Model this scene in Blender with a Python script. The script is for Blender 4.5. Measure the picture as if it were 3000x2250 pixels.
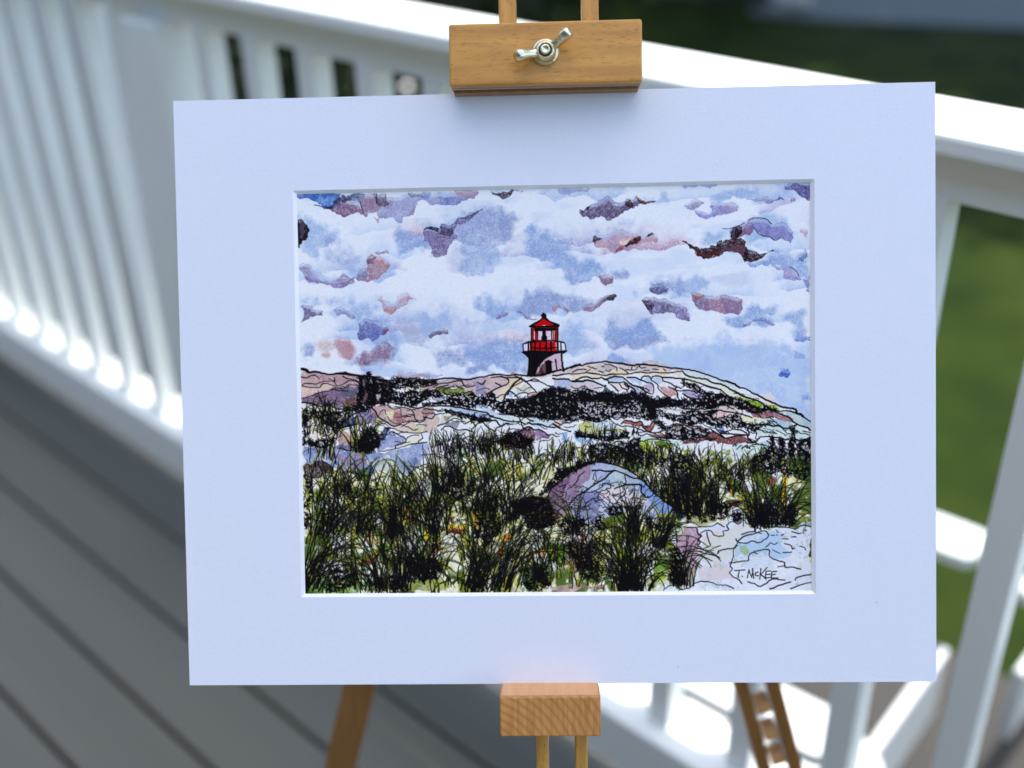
import bpy, bmesh, math, random
from mathutils import Vector, Matrix, Euler
import numpy as np
R = math.radians
scene = bpy.context.scene
for o in list(bpy.data.objects): bpy.data.objects.remove(o)
COL = scene.collection
# ---------------------------------------------------------------- camera
CAMZ = 1.395
cam_d = bpy.data.cameras.new('camera'); cam = bpy.data.objects.new('camera', cam_d); COL.objects.link(cam)
cam.matrix_world = Matrix(((.731085, -.322597, .601204, 0), (.681804, .378578, -.625957, 0), (-.025671, .867531, .49672, CAMZ), (0, 0, 0, 1)))
cam_d.sensor_width = 36; cam_d.lens = 36*3289.4/3000
cam_d.clip_start = .02; cam_d.clip_end = 500
cam_d.dof.use_dof = True; cam_d.dof.focus_distance = .752; cam_d.dof.aperture_fstop = 39.47/15.5; cam_d.dof.aperture_blades = 0
scene.camera = cam
# ---------------------------------------------------------------- world, sun, exposure
SUN_DIR = Vector((.10, .09, 1)).normalized()
world = bpy.data.worlds.new('World'); scene.world = world; world.use_nodes = True
wn = world.node_tree; wn.nodes.clear()
sky = wn.nodes.new('ShaderNodeTexSky'); sky.sky_type = 'NISHITA'; sky.sun_disc = False
sky.sun_elevation = math.asin(SUN_DIR.z); sky.sun_rotation = math.atan2(SUN_DIR.x, SUN_DIR.y)
sky.air_density = 1.0; sky.dust_density = 2.2; sky.ozone_density = .6
bg = wn.nodes.new('ShaderNodeBackground'); bg.inputs[1].default_value = .15
wo = wn.nodes.new('ShaderNodeOutputWorld'); wn.links.new(sky.outputs[0], bg.inputs[0]); wn.links.new(bg.outputs[0], wo.inputs[0])
sun_d = bpy.data.lights.new('sun', 'SUN'); sun_d.energy = 2.4; sun_d.angle = R(.53); sun_d.color = (1, .965, .9)
sun = bpy.data.objects.new('sun', sun_d); COL.objects.link(sun)
sun.rotation_euler = SUN_DIR.to_track_quat('Z', 'Y').to_euler(); sun.location = (0, 0, 8)
scene.view_settings.view_transform = 'Standard'; scene.view_settings.look = 'None'
scene.view_settings.exposure = 1.77; scene.view_settings.gamma = 1; scene.view_settings.use_curve_mapping = False
scene.render.engine = 'CYCLES'; scene.cycles.max_bounces = 8
rnd = random.Random(3)
# ---------------------------------------------------------------- materials
def mat(name, col, rough=.5, spec=.4, metal=0, bump=None, var=None, coat=0):
    """col base colour; var = (scale, amount, second colour, stretch); bump = (scale, strength)"""
    m = bpy.data.materials.new(name); m.use_nodes = True; nt = m.node_tree; b = nt.nodes['Principled BSDF']
    b.inputs['Base Color'].default_value = (*col, 1); b.inputs['Roughness'].default_value = rough
    b.inputs['Specular IOR Level'].default_value = spec; b.inputs['Metallic'].default_value = metal
    if coat: b.inputs['Coat Weight'].default_value = coat; b.inputs['Coat Roughness'].default_value = .25
    tc = nt.nodes.new('ShaderNodeTexCoord')
    if var:
        mp = nt.nodes.new('ShaderNodeMapping'); nt.links.new(tc.outputs['Object'], mp.inputs[0]); mp.inputs['Scale'].default_value = var[3] if len(var) > 3 else (1, 1, 1)
        n = nt.nodes.new('ShaderNodeTexNoise'); n.inputs['Scale'].default_value = var[0]; n.inputs['Detail'].default_value = 6; nt.links.new(mp.outputs[0], n.inputs['Vector'])
        r = nt.nodes.new('ShaderNodeValToRGB'); r.color_ramp.elements[0].position = .5-.5*var[1]; r.color_ramp.elements[1].position = .5+.5*var[1]
        r.color_ramp.elements[0].color = (*col, 1); r.color_ramp.elements[1].color = (*var[2], 1)
        nt.links.new(n.outputs[0], r.inputs[0]); nt.links.new(r.outputs[0], b.inputs['Base Color'])
    if bump:
        n2 = nt.nodes.new('ShaderNodeTexNoise'); n2.inputs['Scale'].default_value = bump[0]; n2.inputs['Detail'].default_value = 5; nt.links.new(tc.outputs['Object'], n2.inputs['Vector'])
        bp = nt.nodes.new('ShaderNodeBump'); bp.inputs['Strength'].default_value = bump[1]; bp.inputs['Distance'].default_value = .001 if len(bump) < 3 else bump[2]
        nt.links.new(n2.outputs[0], bp.inputs['Height']); nt.links.new(bp.outputs[0], b.inputs['Normal'])
    return m
def wood(name, light, dark, fleck, axis=0, scale=1.0, endgrain=False, rough=.42):
    """beech: fine long grain with short dark flecks running along one axis"""
    m = bpy.data.materials.new(name); m.use_nodes = True; nt = m.node_tree; L = nt.links.new; b = nt.nodes['Principled BSDF']
    b.inputs['Roughness'].default_value = rough; b.inputs['Specular IOR Level'].default_value = .45
    b.inputs['Coat Weight'].default_value = .10; b.inputs['Coat Roughness'].default_value = .3
    tc = nt.nodes.new('ShaderNodeTexCoord')
    def mapped(sc):
        mp = nt.nodes.new('ShaderNodeMapping'); L(tc.outputs['Object'], mp.inputs[0]); s = [sc[1]]*3; s[axis] = sc[0]; mp.inputs['Scale'].default_value = s; return mp
    def noise(mp, detail=4, dist=0):
        n = nt.nodes.new('ShaderNodeTexNoise'); n.inputs['Scale'].default_value = scale; n.inputs['Detail'].default_value = detail; n.inputs['Distortion'].default_value = dist; L(mp.outputs[0], n.inputs['Vector']); return n
    def ramp(src, p0, c0, p1, c1):
        r = nt.nodes.new('ShaderNodeValToRGB'); r.color_ramp.elements[0].position = p0; r.color_ramp.elements[1].position = p1
        r.color_ramp.elements[0].color = (*c0, 1); r.color_ramp.elements[1].color = (*c1, 1); L(src, r.inputs[0]); return r
    base = ramp(noise(mapped((14, 150) if not endgrain else (30, 420)), 5, .4).outputs[0], .32, dark, .66, light)
    mx = nt.nodes.new('ShaderNodeMix'); mx.data_type = 'RGBA'; L(base.outputs[0], mx.inputs[6]); mx.inputs[7].default_value = (*fleck, 1)
    if endgrain:
        wv = nt.nodes.new('ShaderNodeTexWave'); wv.wave_type = 'RINGS'; wv.rings_direction = 'Z'; wv.inputs['Scale'].default_value = 62; wv.inputs['Distortion'].default_value = .45; wv.inputs['Detail'].default_value = 2; wv.inputs['Detail Scale'].default_value = 2
        mp = nt.nodes.new('ShaderNodeMapping'); L(tc.outputs['Object'], mp.inputs[0]); mp.inputs['Location'].default_value = (.054, .045, 0); L(mp.outputs[0], wv.inputs['Vector'])
        fl = ramp(wv.outputs[0], .40, (0, 0, 0), .98, (.45, .45, .45))
    else:
        fl = ramp(noise(mapped((210, 1500)), 1.5).outputs[0], .585, (0, 0, 0), .74, (.62, .62, .62))
    L(fl.outputs[0], mx.inputs[0]); L(mx.outputs[2], b.inputs['Base Color'])
    bp = nt.nodes.new('ShaderNodeBump'); bp.inputs['Strength'].default_value = .25; bp.inputs['Distance'].default_value = .0004; L(fl.outputs[0], bp.inputs['Height']); bp.invert = True; L(bp.outputs[0], b.inputs['Normal'])
    return m
M = {}
M['vinyl'] = mat('white_vinyl', (.79, .81, .77), .38, .45, var=(1.3, .6, (.75, .78, .73)), bump=(240, .06))
M['plastic'] = mat('white_resin', (.60, .63, .63), .45, .4, bump=(90, .1), var=(3, .6, (.52, .55, .55)))
M['screen'] = mat('grey_screen_board', (.40, .43, .45), .6, .3, var=(3, .6, (.35, .38, .40)), bump=(80, .2))
M['siding'] = mat('grey_lap_siding', (.20, .205, .20), .7, .2, var=(2, .6, (.17, .175, .17)), bump=(60, .2))
M['glass'] = mat('window_glass', (.02, .025, .03), .05, .6, var=(1, .4, (.03, .035, .04)))
M['deck'] = mat('grey_deck_board', (.094, .099, .085), .75, .25, var=(1.6, .8, (.135, .137, .117), (.25, 4, 4)), bump=(120, .25))
M['deck_under'] = mat('deck_joist', (.03, .032, .032), .9, .1, var=(6, .6, (.02, .02, .02)))
M['matboard'] = mat('white_matboard', (.765, .790, .855), .9, .12, bump=(620, .4, .00028), var=(260, .6, (.742, .770, .838)))
M['matcore'] = mat('matboard_core', (.86, .86, .87), .9, .1, var=(400, .4, (.83, .83, .85)))
M['dust'] = mat('grey_dust', (.18, .17, .18), .9, .1, var=(300, .5, (.3, .29, .3)))
M['backing'] = mat('backing_board', (.6, .58, .52), .9, .1, var=(80, .5, (.55, .53, .48)))
M['beech'] = wood('beech_face', (.66, .315, .055), (.47, .21, .032), (.20, .07, .014), 0)
M['beech_v'] = wood('beech_upright', (.66, .34, .06), (.48, .23, .038), (.2, .08, .025), 1)
M['beech_top'] = wood('beech_pale_face', (.68, .36, .14), (.60, .29, .10), (.42, .15, .05), 2)
M['beech_end'] = wood('beech_end_grain', (.58, .28, .075), (.42, .18, .042), (.25, .10, .022), 1, endgrain=True, rough=.6)
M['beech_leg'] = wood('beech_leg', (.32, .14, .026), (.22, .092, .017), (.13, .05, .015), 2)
M['felt'] = mat('pale_rubber_strip', (.42, .36, .34), .8, .2, var=(300, .5, (.36, .3, .28)))
M['zinc'] = mat('zinc_plated_steel', (.80, .74, .50), .26, .5, metal=1, var=(180, .5, (.60, .57, .40)), bump=(500, .3))
M['zinc_dark'] = mat('dark_thread_steel', (.12, .11, .09), .5, .5, metal=1, var=(100, .5, (.08, .08, .07)))
M['lawn'] = mat('lawn', (.010, .020, .004), .95, .05, var=(2.3, .35, (.025, .040, .007)), bump=(60, .6, .02))
M['drive'] = mat('asphalt_driveway', (.10, .125, .135), .85, .3, var=(6, .7, (.125, .15, .16)), bump=(200, .4, .004))
M['patio'] = mat('grey_patio_slab', (.055, .052, .048), .85, .2, var=(5, .7, (.042, .041, .038)), bump=(90, .4, .003))
M['leaf'] = mat('dark_hedge_leaf', (.010, .018, .006), .6, .3, var=(9, .7, (.020, .034, .009)))
M['bark'] = mat('bark', (.06, .045, .032), .9, .1, var=(20, .6, (.035, .027, .02)), bump=(60, .8, .01))
M['stone'] = mat('pale_stone', (.40, .39, .36), .8, .2, var=(14, .6, (.3, .3, .28)), bump=(40, .5, .01))
M['globe'] = mat('frosted_globe', (.86, .84, .78), .3, .5, var=(10, .4, (.82, .80, .75)))
M['blocker'] = mat('white_blocker_face', (.80, .80, .79), .6, .3, var=(2, .5, (.76, .76, .75)))
M['blocker_grey'] = mat('grey_blocker_cover', (.10, .10, .11), .9, .1, var=(12, .6, (.07, .07, .08)))
# ---------------------------------------------------------------- mesh helpers
def bm_box(bm, c, s, rot=None, bev=0, seg=2):
    r = bmesh.ops.create_cube(bm, size=1); vs = r['verts']
    bmesh.ops.scale(bm, vec=s, verts=vs)
    if bev:
        es = list({e for v in vs for e in v.link_edges})
        q = bmesh.ops.bevel(bm, geom=es, offset=bev, segments=seg, profile=.6, affect='EDGES')
        vs = list({v for f_ in q['faces'] for v in f_.verts} | {v for v in vs if v.is_valid})
    if rot is not None: bmesh.ops.rotate(bm, cent=(0, 0, 0), matrix=rot, verts=vs)
    bmesh.ops.translate(bm, vec=c, verts=vs); return vs
def bm_cyl(bm, c, r0, r1, h, axis=None, n=24):
    r = bmesh.ops.create_cone(bm, cap_ends=True, segments=n, radius1=r0, radius2=r1, depth=h); vs = r['verts']
    if axis is not None: bmesh.ops.rotate(bm, cent=(0, 0, 0), matrix=Vector(axis).to_track_quat('Z', 'Y').to_matrix(), verts=vs)
    bmesh.ops.translate(bm, vec=c, verts=vs); return vs
def bm_bar(bm, a, b, w, d, up=(0, 0, 1), bev=0):
    a, b = Vector(a), Vector(b); z = (b-a).normalized(); x = Vector(up).cross(z).normalized(); y = z.cross(x)
    rot = Matrix((x, y, z)).transposed()
    return bm_box(bm, (a+b)/2, (w, d, (b-a).length), rot, bev)
def lathe(bm, prof, c=(0, 0, 0), n=32):
    rings = []
    for r_, z_ in prof:
        rings.append([bm.verts.new((c[0]+r_*math.cos(2*math.pi*i/n), c[1]+r_*math.sin(2*math.pi*i/n), c[2]+z_)) for i in range(n)])
    for a, b in zip(rings, rings[1:]):
        for i in range(n): bm.faces.new((a[i], a[(i+1) % n], b[(i+1) % n], b[i]))
    bm.faces.new(rings[-1]); bm.faces.new(list(reversed(rings[0])))
def obj(name, bm, m, parent=None, smooth=False, mats=None):
    me = bpy.data.meshes.new(name); bmesh.ops.recalc_face_normals(bm, faces=bm.faces); bm.to_mesh(me); bm.free()
    for x in (mats or [m]): me.materials.append(x)
    if smooth:
        for p in me.polygons: p.use_smooth = True
    o = bpy.data.objects.new(name, me); COL.objects.link(o)
    if parent is not None: o.parent = parent
    return o
def tag(o, label=None, cat=None, group=None, kind=None):
    if label: o['label'] = label
    if cat: o['category'] = cat
    if group: o['group'] = group
    if kind: o['kind'] = kind
    return o
def thing(name, label, cat, loc=(0, 0, 0), rotz=0, group=None):
    o = bpy.data.objects.new(name, None); COL.objects.link(o); o.location = loc; o.rotation_euler = (0, 0, rotz); o.empty_display_size = .1
    return tag(o, label, cat, group)
B = bmesh.new
# ---------------------------------------------------------------- setting
LZ = -.6
bm = B(); n = 40
bmesh.ops.create_grid(bm, x_segments=n, y_segments=n, size=60)
bmesh.ops.translate(bm, vec=(0, 0, LZ), verts=bm.verts[:]); tag(obj('lawn', bm, M['lawn']), kind='structure')
bm = B()   # driveway sheet beyond the lawn
pv = [(-5.05, 8.22), (-4.50, 8.42), (-3.13, 9.02), (4, 12.2), (14, 16.5), (10, 30), (-4, 22), (-9.5, 14)]
bot = [bm.verts.new((x, y, LZ+.006)) for x, y in pv]; bm.faces.new(bot)
tag(obj('driveway', bm, M['drive']), kind='structure')
bm = B(); bm_box(bm, (-.2, 1.63, LZ+.02), (2.9, 1.14, .05), bev=.006); tag(obj('patio', bm, M['patio']), kind='structure')
# deck: boards run along X
dk = thing('deck', None, None); dk.name = 'deck'
del_keys = [k for k in dk.keys()]
for k in del_keys: del dk[k]
dk['kind'] = 'structure'
bm = B(); gap = .41+.1465*3
y = .996; ys = []
while y > -1.6: ys.append(y); y -= .1465
for i, yb in enumerate(ys):
    w_ = .1465-.0085
    bm_box(bm, (-.6, yb-.1465/2, -.0135), (7.2, w_, .027), bev=.004)
obj('deck_boards', bm, M['deck'], dk)
bm = B()
for i in range(16): bm_box(bm, (-4+i*.45, -.3, -.13), (.04, 2.55, .2))
bm_box(bm, (-.6, -.3, -.045), (7.15, 2.5, .006))
bm_box(bm, (-.6, 1.012, -.14), (7.2, .03, .28), bev=.003)
obj('deck_frame', bm, M['deck_under'], dk)
# ---------------------------------------------------------------- railing
RT = 1.104
rail = thing('deck_railing', 'white vinyl deck railing with square balusters behind the easel', 'railing', (0, .95, 0))
def rb(c, s, bev, nm, m='vinyl'):
    bm = B(); bm_box(bm, c, s, bev=bev); return obj(nm, bm, M[m], rail)
XL, XR = -4.1, 2.6
rb(((XL+XR)/2, .006, RT-.009), (XR-XL, .112, .018), .004, 'cap_board')
rb(((XL+XR)/2, .008, RT-.018-.026), (XR-XL, .046, .050), .004, 'top_rail')
rb(((XL+XR)/2, -.004, .2115-.0475), (XR-XL, .092, .095), .005, 'bottom_rail')
def post(x):
    bm = B(); bm_box(bm, (x, .0, .52), (.098, .098, 1.03), bev=.004); p = obj('post', bm, M['vinyl'], rail)
    bm = B(); bm_box(bm, (x, .0, .03), (.125, .125, .06), bev=.008); obj('post_skirt', bm, M['vinyl'], p)
    bm = B(); bm_box(bm, (x, .0, RT+.008), (.13, .13, .016), bev=.004); bm_cyl(bm, (x, 0, RT+.026), .075, .01, .022, n=4); obj('post_cap', bm, M['vinyl'], p)
for x in (-1.652, -3.9, 1.0): post(x)
bm0 = B(); bm_box(bm0, (0, 0, 0), (.035, .035, 1.036-.2115+.004), bev=.003)
b0 = obj('baluster', bm0, M['vinyl'], rail)
xs = [-.2535-.1275*k for k in range(-20, 29)]
first = True
for x in xs:
    if any(abs(x-px) < .065 for px in (-1.652, -3.9, 1.0)): continue
    if x > XR-.05 or x < XL+.03: continue
    o = b0 if first else b0.copy()
    if not first: COL.objects.link(o); o.parent = rail
    o.location = (x, 0.0, (1.036+.2115)/2); first = False
# white privacy screen outside the far end of the deck
scr = thing('privacy_screen', 'grey slatted privacy screen standing outside the far left end of the railing', 'screen', (-4.04, 1.34, LZ))
for x in (-1.35, 0, 1.4):
    bm = B(); bm_box(bm, (x, 0, .82), (.09, .09, 1.64), bev=.005); obj('post', bm, M['screen'], scr)
bm = B()
for i in range(17): bm_box(bm, (.02, -.01, .1+i*.092), (2.66, .018, .086), bev=.004)
obj('slat_panel', bm, M['screen'], scr)
# added roof, high above the frame, placed only to keep sun off the boards
pr = thing('sun_blocker', 'narrow added roof above the deck', 'blocker', (0, 0, 0))
bm = B(); bm_box(bm, (-1.2, .785, 4.03), (15, .765, .06)); obj('blocker_face', bm, M['blocker'], pr)
bm = B(); bm_box(bm, (-1.2, .785, 4.10), (15.1, .775, .07), bev=.01); obj('blocker_cover', bm, M['blocker_grey'], pr)
# the house wall on the near side of the deck, behind the viewer
hw = thing('house_wall', 'grey lap sided house wall on the near side of the deck', 'house wall', (0, -1.72, LZ))
bm = B()
for i in range(26): bm_box(bm, (-.5, -.02, .08+i*.15), (11, .035, .158), Euler((R(-5), 0, 0)).to_matrix())
bm_box(bm, (-.5, -.12, 2.0), (11, .14, 4.0)); obj('siding', bm, M['siding'], hw)
for wx in (-3.0, 2.2):
    bm = B(); bm_box(bm, (wx, .03, 2.1), (1.2, .05, 1.5), bev=.004); wf = obj('window', bm, M['vinyl'], hw)
    for sx in (-.28, .28):
        bm = B(); bm_box(bm, (wx+sx, .057, 2.1), (.5, .01, 1.3)); obj('pane', bm, M['glass'], wf)
# ---------------------------------------------------------------- garden beyond
def leaf_mass(bm, x0, y0, x1, y1, w, h, n, rg, s=.05):
    dx, dy = x1-x0, y1-y0; L = math.hypot(dx, dy); nx, ny = -dy/L, dx/L
    for i in range(n):
        t = rg.random(); a = rg.uniform(-1, 1); z = rg.random()**.8*h*(.86+.14*math.sin(t*L*3.1)+.06*math.sin(t*L*11))
        k = w*(.62+.38*math.sin(t*L*2.3+1))*(1-.35*(z/h)**3)
        c = Vector((x0+dx*t+nx*a*k, y0+dy*t+ny*a*k, z))
        rot = Euler((rg.uniform(0, 6.28), rg.uniform(0, 6.28), rg.uniform(0, 6.28))).to_matrix(); q = s*rg.uniform(.6, 1.5)
        vs = [bm.verts.new(c+rot @ Vector(v)*q) for v in ((-1, 0, 0), (0, -.5, .1), (1, 0, 0), (0, .5, .1))]
        bm.faces.new(vs)
def hedge(name, label, x0, y0, x1, y1, w, h, n, seed):
    rg = random.Random(seed); t = thing(name, label, 'hedge', (0, 0, LZ), group=None)
    bm = B(); leaf_mass(bm, x0, y0, x1, y1, w, h, n, rg); obj('foliage', bm, M['leaf'], t)
    bm = B(); L = math.hypot(x1-x0, y1-y0); k = int(L/.5)
    for i in range(k):
        u = (i+.5)/k; px, py = x0+(x1-x0)*u, y0+(y1-y0)*u
        bm_cyl(bm, (px, py, h*.35), .045, .02, h*.7, n=7)
        for j in range(4):
            a = j*1.6+i; bm_bar(bm, (px, py, h*.2+j*.1), (px+math.cos(a)*w*.7, py+math.sin(a)*w*.7, h*.5+j*.12), .02, .02)
    obj('stems', bm, M['bark'], t)
    return t
hedge('evergreen_hedge', 'dark evergreen hedge along the back of the lawn left of the driveway', -9.6, 6.1, -5.15, 8.75, .55, 1.7, 15000, 4)
hedge('shrub_border', 'dark shrub border running beside the deck beyond the left balusters', -5.4, 3.0, -5.7, 5.9, .55, .95, 13000, 9)
def tree(label, x, y, h, r, n, seed):
    rg = random.Random(seed); t = thing('shade_tree', label, 'tree', (x, y, LZ), group='shade trees round the lawn')
    bm = B(); tips = []
    bm_cyl(bm, (0, 0, h*.22), .17, .12, h*.44, n=12)
    for k in range(9):
        a = k*2.4; q = Vector((math.cos(a)*r*.62, math.sin(a)*r*.62, h*(.62+.05*(k % 4))))
        base = Vector((0, 0, h*(.36+.01*k))); bm_bar(bm, base, (base+q)/2+Vector((0, 0, .15)), .11, .11); bm_bar(bm, (base+q)/2+Vector((0, 0, .13)), q, .06, .06); tips.append(q)
    obj('trunk', bm, M['bark'], t)
    bm = B(); cl = [(q+Vector((rg.gauss(0, .5), rg.gauss(0, .5), rg.gauss(0, .5))), rg.uniform(.8, 1.5)) for q in tips*4]
    cl += [(Vector((rg.gauss(0, r*.42), rg.gauss(0, r*.42), h*rg.uniform(.6, .95))), rg.uniform(.8, 1.4)) for k in range(22)]
    for i in range(n):
        c, s = cl[rg.randrange(len(cl))]; v = Vector((rg.gauss(0, 1), rg.gauss(0, 1), rg.gauss(0, .7))).normalized()*s*rg.random()**.4
        rot = Euler((rg.uniform(-.9, .9), rg.uniform(-.9, .9), rg.uniform(0, 6.28))).to_matrix(); q = rg.uniform(.07, .15)
        vs = [bm.verts.new(c+v+rot @ Vector(p_)*q) for p_ in ((-1, 0, 0), (0, -.55, .15), (1, 0, 0), (0, .55, .15))]; bm.faces.new(vs)
    obj('crown', bm, M['leaf'], t)
tree('tall shade tree behind the hedge', -6.4, 9.9, 8.2, 4.6, 26000, 21)
tree('shade tree at the right side of the lawn near the driveway', .6, 9.4, 7.8, 4.4, 24000, 22)
tree('shade tree on the far side of the driveway', -2.6, 14.8, 8.6, 4.6, 24000, 23)
bm = B(); bmesh.ops.create_icosphere(bm, subdivisions=4, radius=.17)
for v in bm.verts:
    d = 1+.12*math.sin(v.co.x*23+1)*math.sin(v.co.y*19)+.08*math.sin(v.co.z*31+v.co.x*13)
    v.co = Vector((v.co.x*d*1.1, v.co.y*d, v.co.z*d*.8+.1))
o = obj('garden_stone', bm, M['stone'], smooth=True); o.location = (-4.93, 8.60, LZ); tag(o, 'pale round stone at the corner of the driveway by the hedge', 'stone')
gl = thing('garden_light', 'small round garden light seen between the balusters left of the clamp', 'garden light', (-4.24, 3.72, LZ))
bm = B(); bm_cyl(bm, (0, 0, .2), .012, .012, .4); bm_cyl(bm, (0, 0, .41), .03, .022, .03); obj('stake', bm, M['zinc_dark'], gl)
bm = B(); bmesh.ops.create_uvsphere(bm, u_segments=24, v_segments=16, radius=.026); bmesh.ops.translate(bm, vec=(0, 0, .50), verts=bm.verts[:]); obj('globe', bm, M['globe'], gl, smooth=True)
# ---------------------------------------------------------------- white resin garden chairs on the patio
def chair(label, loc, rotz):
    t = thing('garden_chair', label, 'chair', loc, rotz, 'white resin garden chairs beyond the railing')
    P_ = M['plastic']
    bm = B()      # seat of curved slats, chair faces +X
    for i in range(4): bm_box(bm, (-.24+i*.105, 0, .375-.012*abs(i-1.5)+.008*i), (.093, .52, .022), Euler((0, R(-4), 0)).to_matrix(), .008)
    obj('seat', bm, P_, t)
    bm = B()      # fan back with a rounded top
    for i in range(5):
        y = (i-2)*.102; top = .98-.045*(i-2)**2
        bm_bar(bm, (-.25, y*.9, .36), (-.46, y*1.12, top), .093, .02, up=(0, 1, 0) if False else (1, 0, .3), bev=.006)
    obj('backrest', bm, P_, t)
    for s in (-1, 1):
        bm = B(); pts = [(-.31, -.042), (.32, -.052)]+[(.335+.034*abs(math.sin(a))**.6, -.052*math.copysign(abs(math.cos(a))**.6, math.cos(a))) for a in [math.pi*k/12 for k in range(1, 12)]]+[(.32, .052), (-.31, .042)]
        lo = [bm.verts.new((x, s*.30+y, .588)) for x, y in pts]; hi = [bm.verts.new((x, s*.30+y, .612)) for x, y in pts]
        bm.faces.new(hi); bm.faces.new(list(reversed(lo)))
        for k in range(len(pts)): bm.faces.new((lo[k], lo[(k+1) % len(pts)], hi[(k+1) % len(pts)], hi[k]))
        obj('armrest', bm, P_, t)
        bm = B(); bm_bar(bm, (.27, s*.28, 0), (.27, s*.28, .59), .055, .05, bev=.008); obj('leg', bm, P_, t)
        bm = B(); bm_bar(bm, (-.42, s*.24, 0), (-.22, s*.27, .40), .055, .05, bev=.008); obj('leg', bm, P_, t)
    bm = B(); bm_box(bm, (.345, 0, .28), (.024, .55, .18), None, .008); obj('apron', bm, P_, t)
    return t
chair('white resin garden chair with its rounded arm end nearest the big right baluster', (-.875, 1.49, LZ+.045), R(3))
chair('white resin garden chair at the right edge beyond the railing', (-.06, 2.08, LZ+.045), R(180))
tb = thing('side_table', 'small round white resin side table close behind the balusters', 'table', (-.575, 1.325, LZ+.045))
bm = B(); lathe(bm, [(.0001, .40), (.110, .40), (.118, .395), (.118, .375), (.110, .370), (.0001, .370)], n=40); obj('table_top', bm, M['plastic'], tb)
for k in range(3):
    a = k*2.094+.4; bm = B(); bm_bar(bm, (math.cos(a)*.11, math.sin(a)*.11, 0), (math.cos(a)*.07, math.sin(a)*.07, .37), .03, .03, bev=.006); obj('leg', bm, M['plastic'], tb)
# ---------------------------------------------------------------- the easel
MW = Matrix(((.748761, -.311042, .585328, -.43293), (.662806, .342387, -.665928, .49122), (.006722, .88658, .462527, 1.01453), (0, 0, 0, 1)))
EZ = MW.to_quaternion()
foot = MW @ Vector((.004, -1.144, -.02))
easel = thing('wooden_easel', 'varnished beech wood tripod easel holding the matted print on the deck', 'easel', (foot.x, foot.y, 0))
inv = Matrix.Translation(-Vector((foot.x, foot.y, 0)))
def ez(name, bm, m, parent=None, smooth=False, off=(0, 0, 0)):
    """part built in the board's own axes: x along it, y up it, z towards the viewer"""
    o = obj(name, bm, m, None, smooth); o.parent = parent or easel
    mw = inv @ MW @ Matrix.Translation(off)
    if parent is None: o.matrix_basis = mw
    else: o.matrix_basis = parent.matrix_basis.inverted() @ mw
    return o
# upper pair of uprights and the sliding lower pair
for x in (-.0275, .0283):
    bm = B(); bm_box(bm, (x, .165, -.020), (.0114, .57, .022), bev=.0012); ez('upper_upright', bm, M['beech_v'])
for x in (-.0116, .0152):
    bm = B(); bm_box(bm, (x, -.56, -.017), (.0084, 1.15, .024), bev=.0012); ez('lower_upright', bm, M['beech_v'])
for y, w_ in ((.42, .085), (-.10, .085)):
    bm = B(); bm_box(bm, (.001, y, -.042), (w_, .04, .016), bev=.002); ez('crossbar', bm, M['beech'])
# top clamp
bm = B(); bm_box(bm, (0, 0, .0115), (.1248, .0400, .0215), bev=.0019, seg=3)
clamp = ez('clamp_block', bm, M['beech'], off=(-.0021, .2195, .0015))
bm = B(); bm_box(bm, (0, -.0201, .014), (.1225, .0008, .0035)); ez('grip_strip', bm, M['felt'], clamp, off=(-.0021, .2195, .0015))
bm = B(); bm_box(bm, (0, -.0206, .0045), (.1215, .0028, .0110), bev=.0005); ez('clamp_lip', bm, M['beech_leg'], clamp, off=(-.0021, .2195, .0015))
NO = (-.0021, .2194, .0245)
bm = B(); lathe(bm, [(.0001, 0), (.0082, 0), (.0085, .0006), (.0085, .0012), (.0080, .0016), (.0072, .0016), (.0070, .003), (.0064, .0052), (.0056, .0068), (.0050, .0072), (.0044, .0070), (.0043, .004), (.0001, .004)]); nut = ez('wing_nut', bm, M['zinc'], None, True, off=NO)
bm = B(); lathe(bm, [(.0043, .0035), (.0043, .0066), (.0001, .0066)], n=24); ez('thread_recess', bm, M['zinc_dark'], nut, True, off=NO)
bm = B(); lathe(bm, [(.0032, .004), (.0032, .0086), (.0028, .0092), (.0019, .0092), (.0014, .0085), (.0001, .0084)], n=24); ez('bolt_end', bm, M['zinc'], nut, True, off=NO)
def wing(a, l1, rise):
    bm = B(); d = Vector((math.cos(a), math.sin(a), 0)); p = Vector((-math.sin(a), math.cos(a), 0))
    prof = [(.0046, .0030, .0034, .0026), (.0075, .0042, .0036, .0023), (.0110, .0062, .0040, .0022), (l1-.0040, rise*.8+.0055, .0048, .0026), (l1-.0010, rise+.0070, .0050, .0029), (l1+.0008, rise+.0074, .0042, .0026), (l1+.0014, rise+.0075, .0030, .0018)]
    rings = []
    for (r_, z_, hh, th) in prof:
        c = d*r_+Vector((0, 0, z_))
        ring = []
        for k in range(10):
            q = 2*math.pi*k/10; u, v = math.cos(q), math.sin(q)
            u = math.copysign(abs(u)**.6, u); v = math.copysign(abs(v)**.6, v)
            ring.append(bm.verts.new(c+p*th*u*1.25+(Vector((0, 0, 1))*.8-d*.25).normalized()*hh*v))
        rings.append(ring)
    for r0, r1 in zip(rings, rings[1:]):
        for k in range(10): bm.faces.new((r0[k], r0[(k+1) % 10], r1[(k+1) % 10], r1[k]))
    bm.faces.new(rings[-1]); bm.faces.new(list(reversed(rings[0])))
    ez('wing', bm, M['zinc'], nut, True, off=NO)
wing(R(31), .0175, .0055); wing(R(194), .0185, .0035)
# bottom ledge: end-grain block
bm = B(); bm_box(bm, (0, 0, 0), (.0662, .0268, .0300), bev=.0016, seg=3)
led = ez('ledge', bm, M['beech_end'], off=(-.0056, -.2130, .0130))
bm = B(); bm_box(bm, (0, .01365, 0), (.0640, .0005, .0278)); ez('ledge_top', bm, M['beech_top'], led, off=(-.0056, -.2130, .0130))
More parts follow.
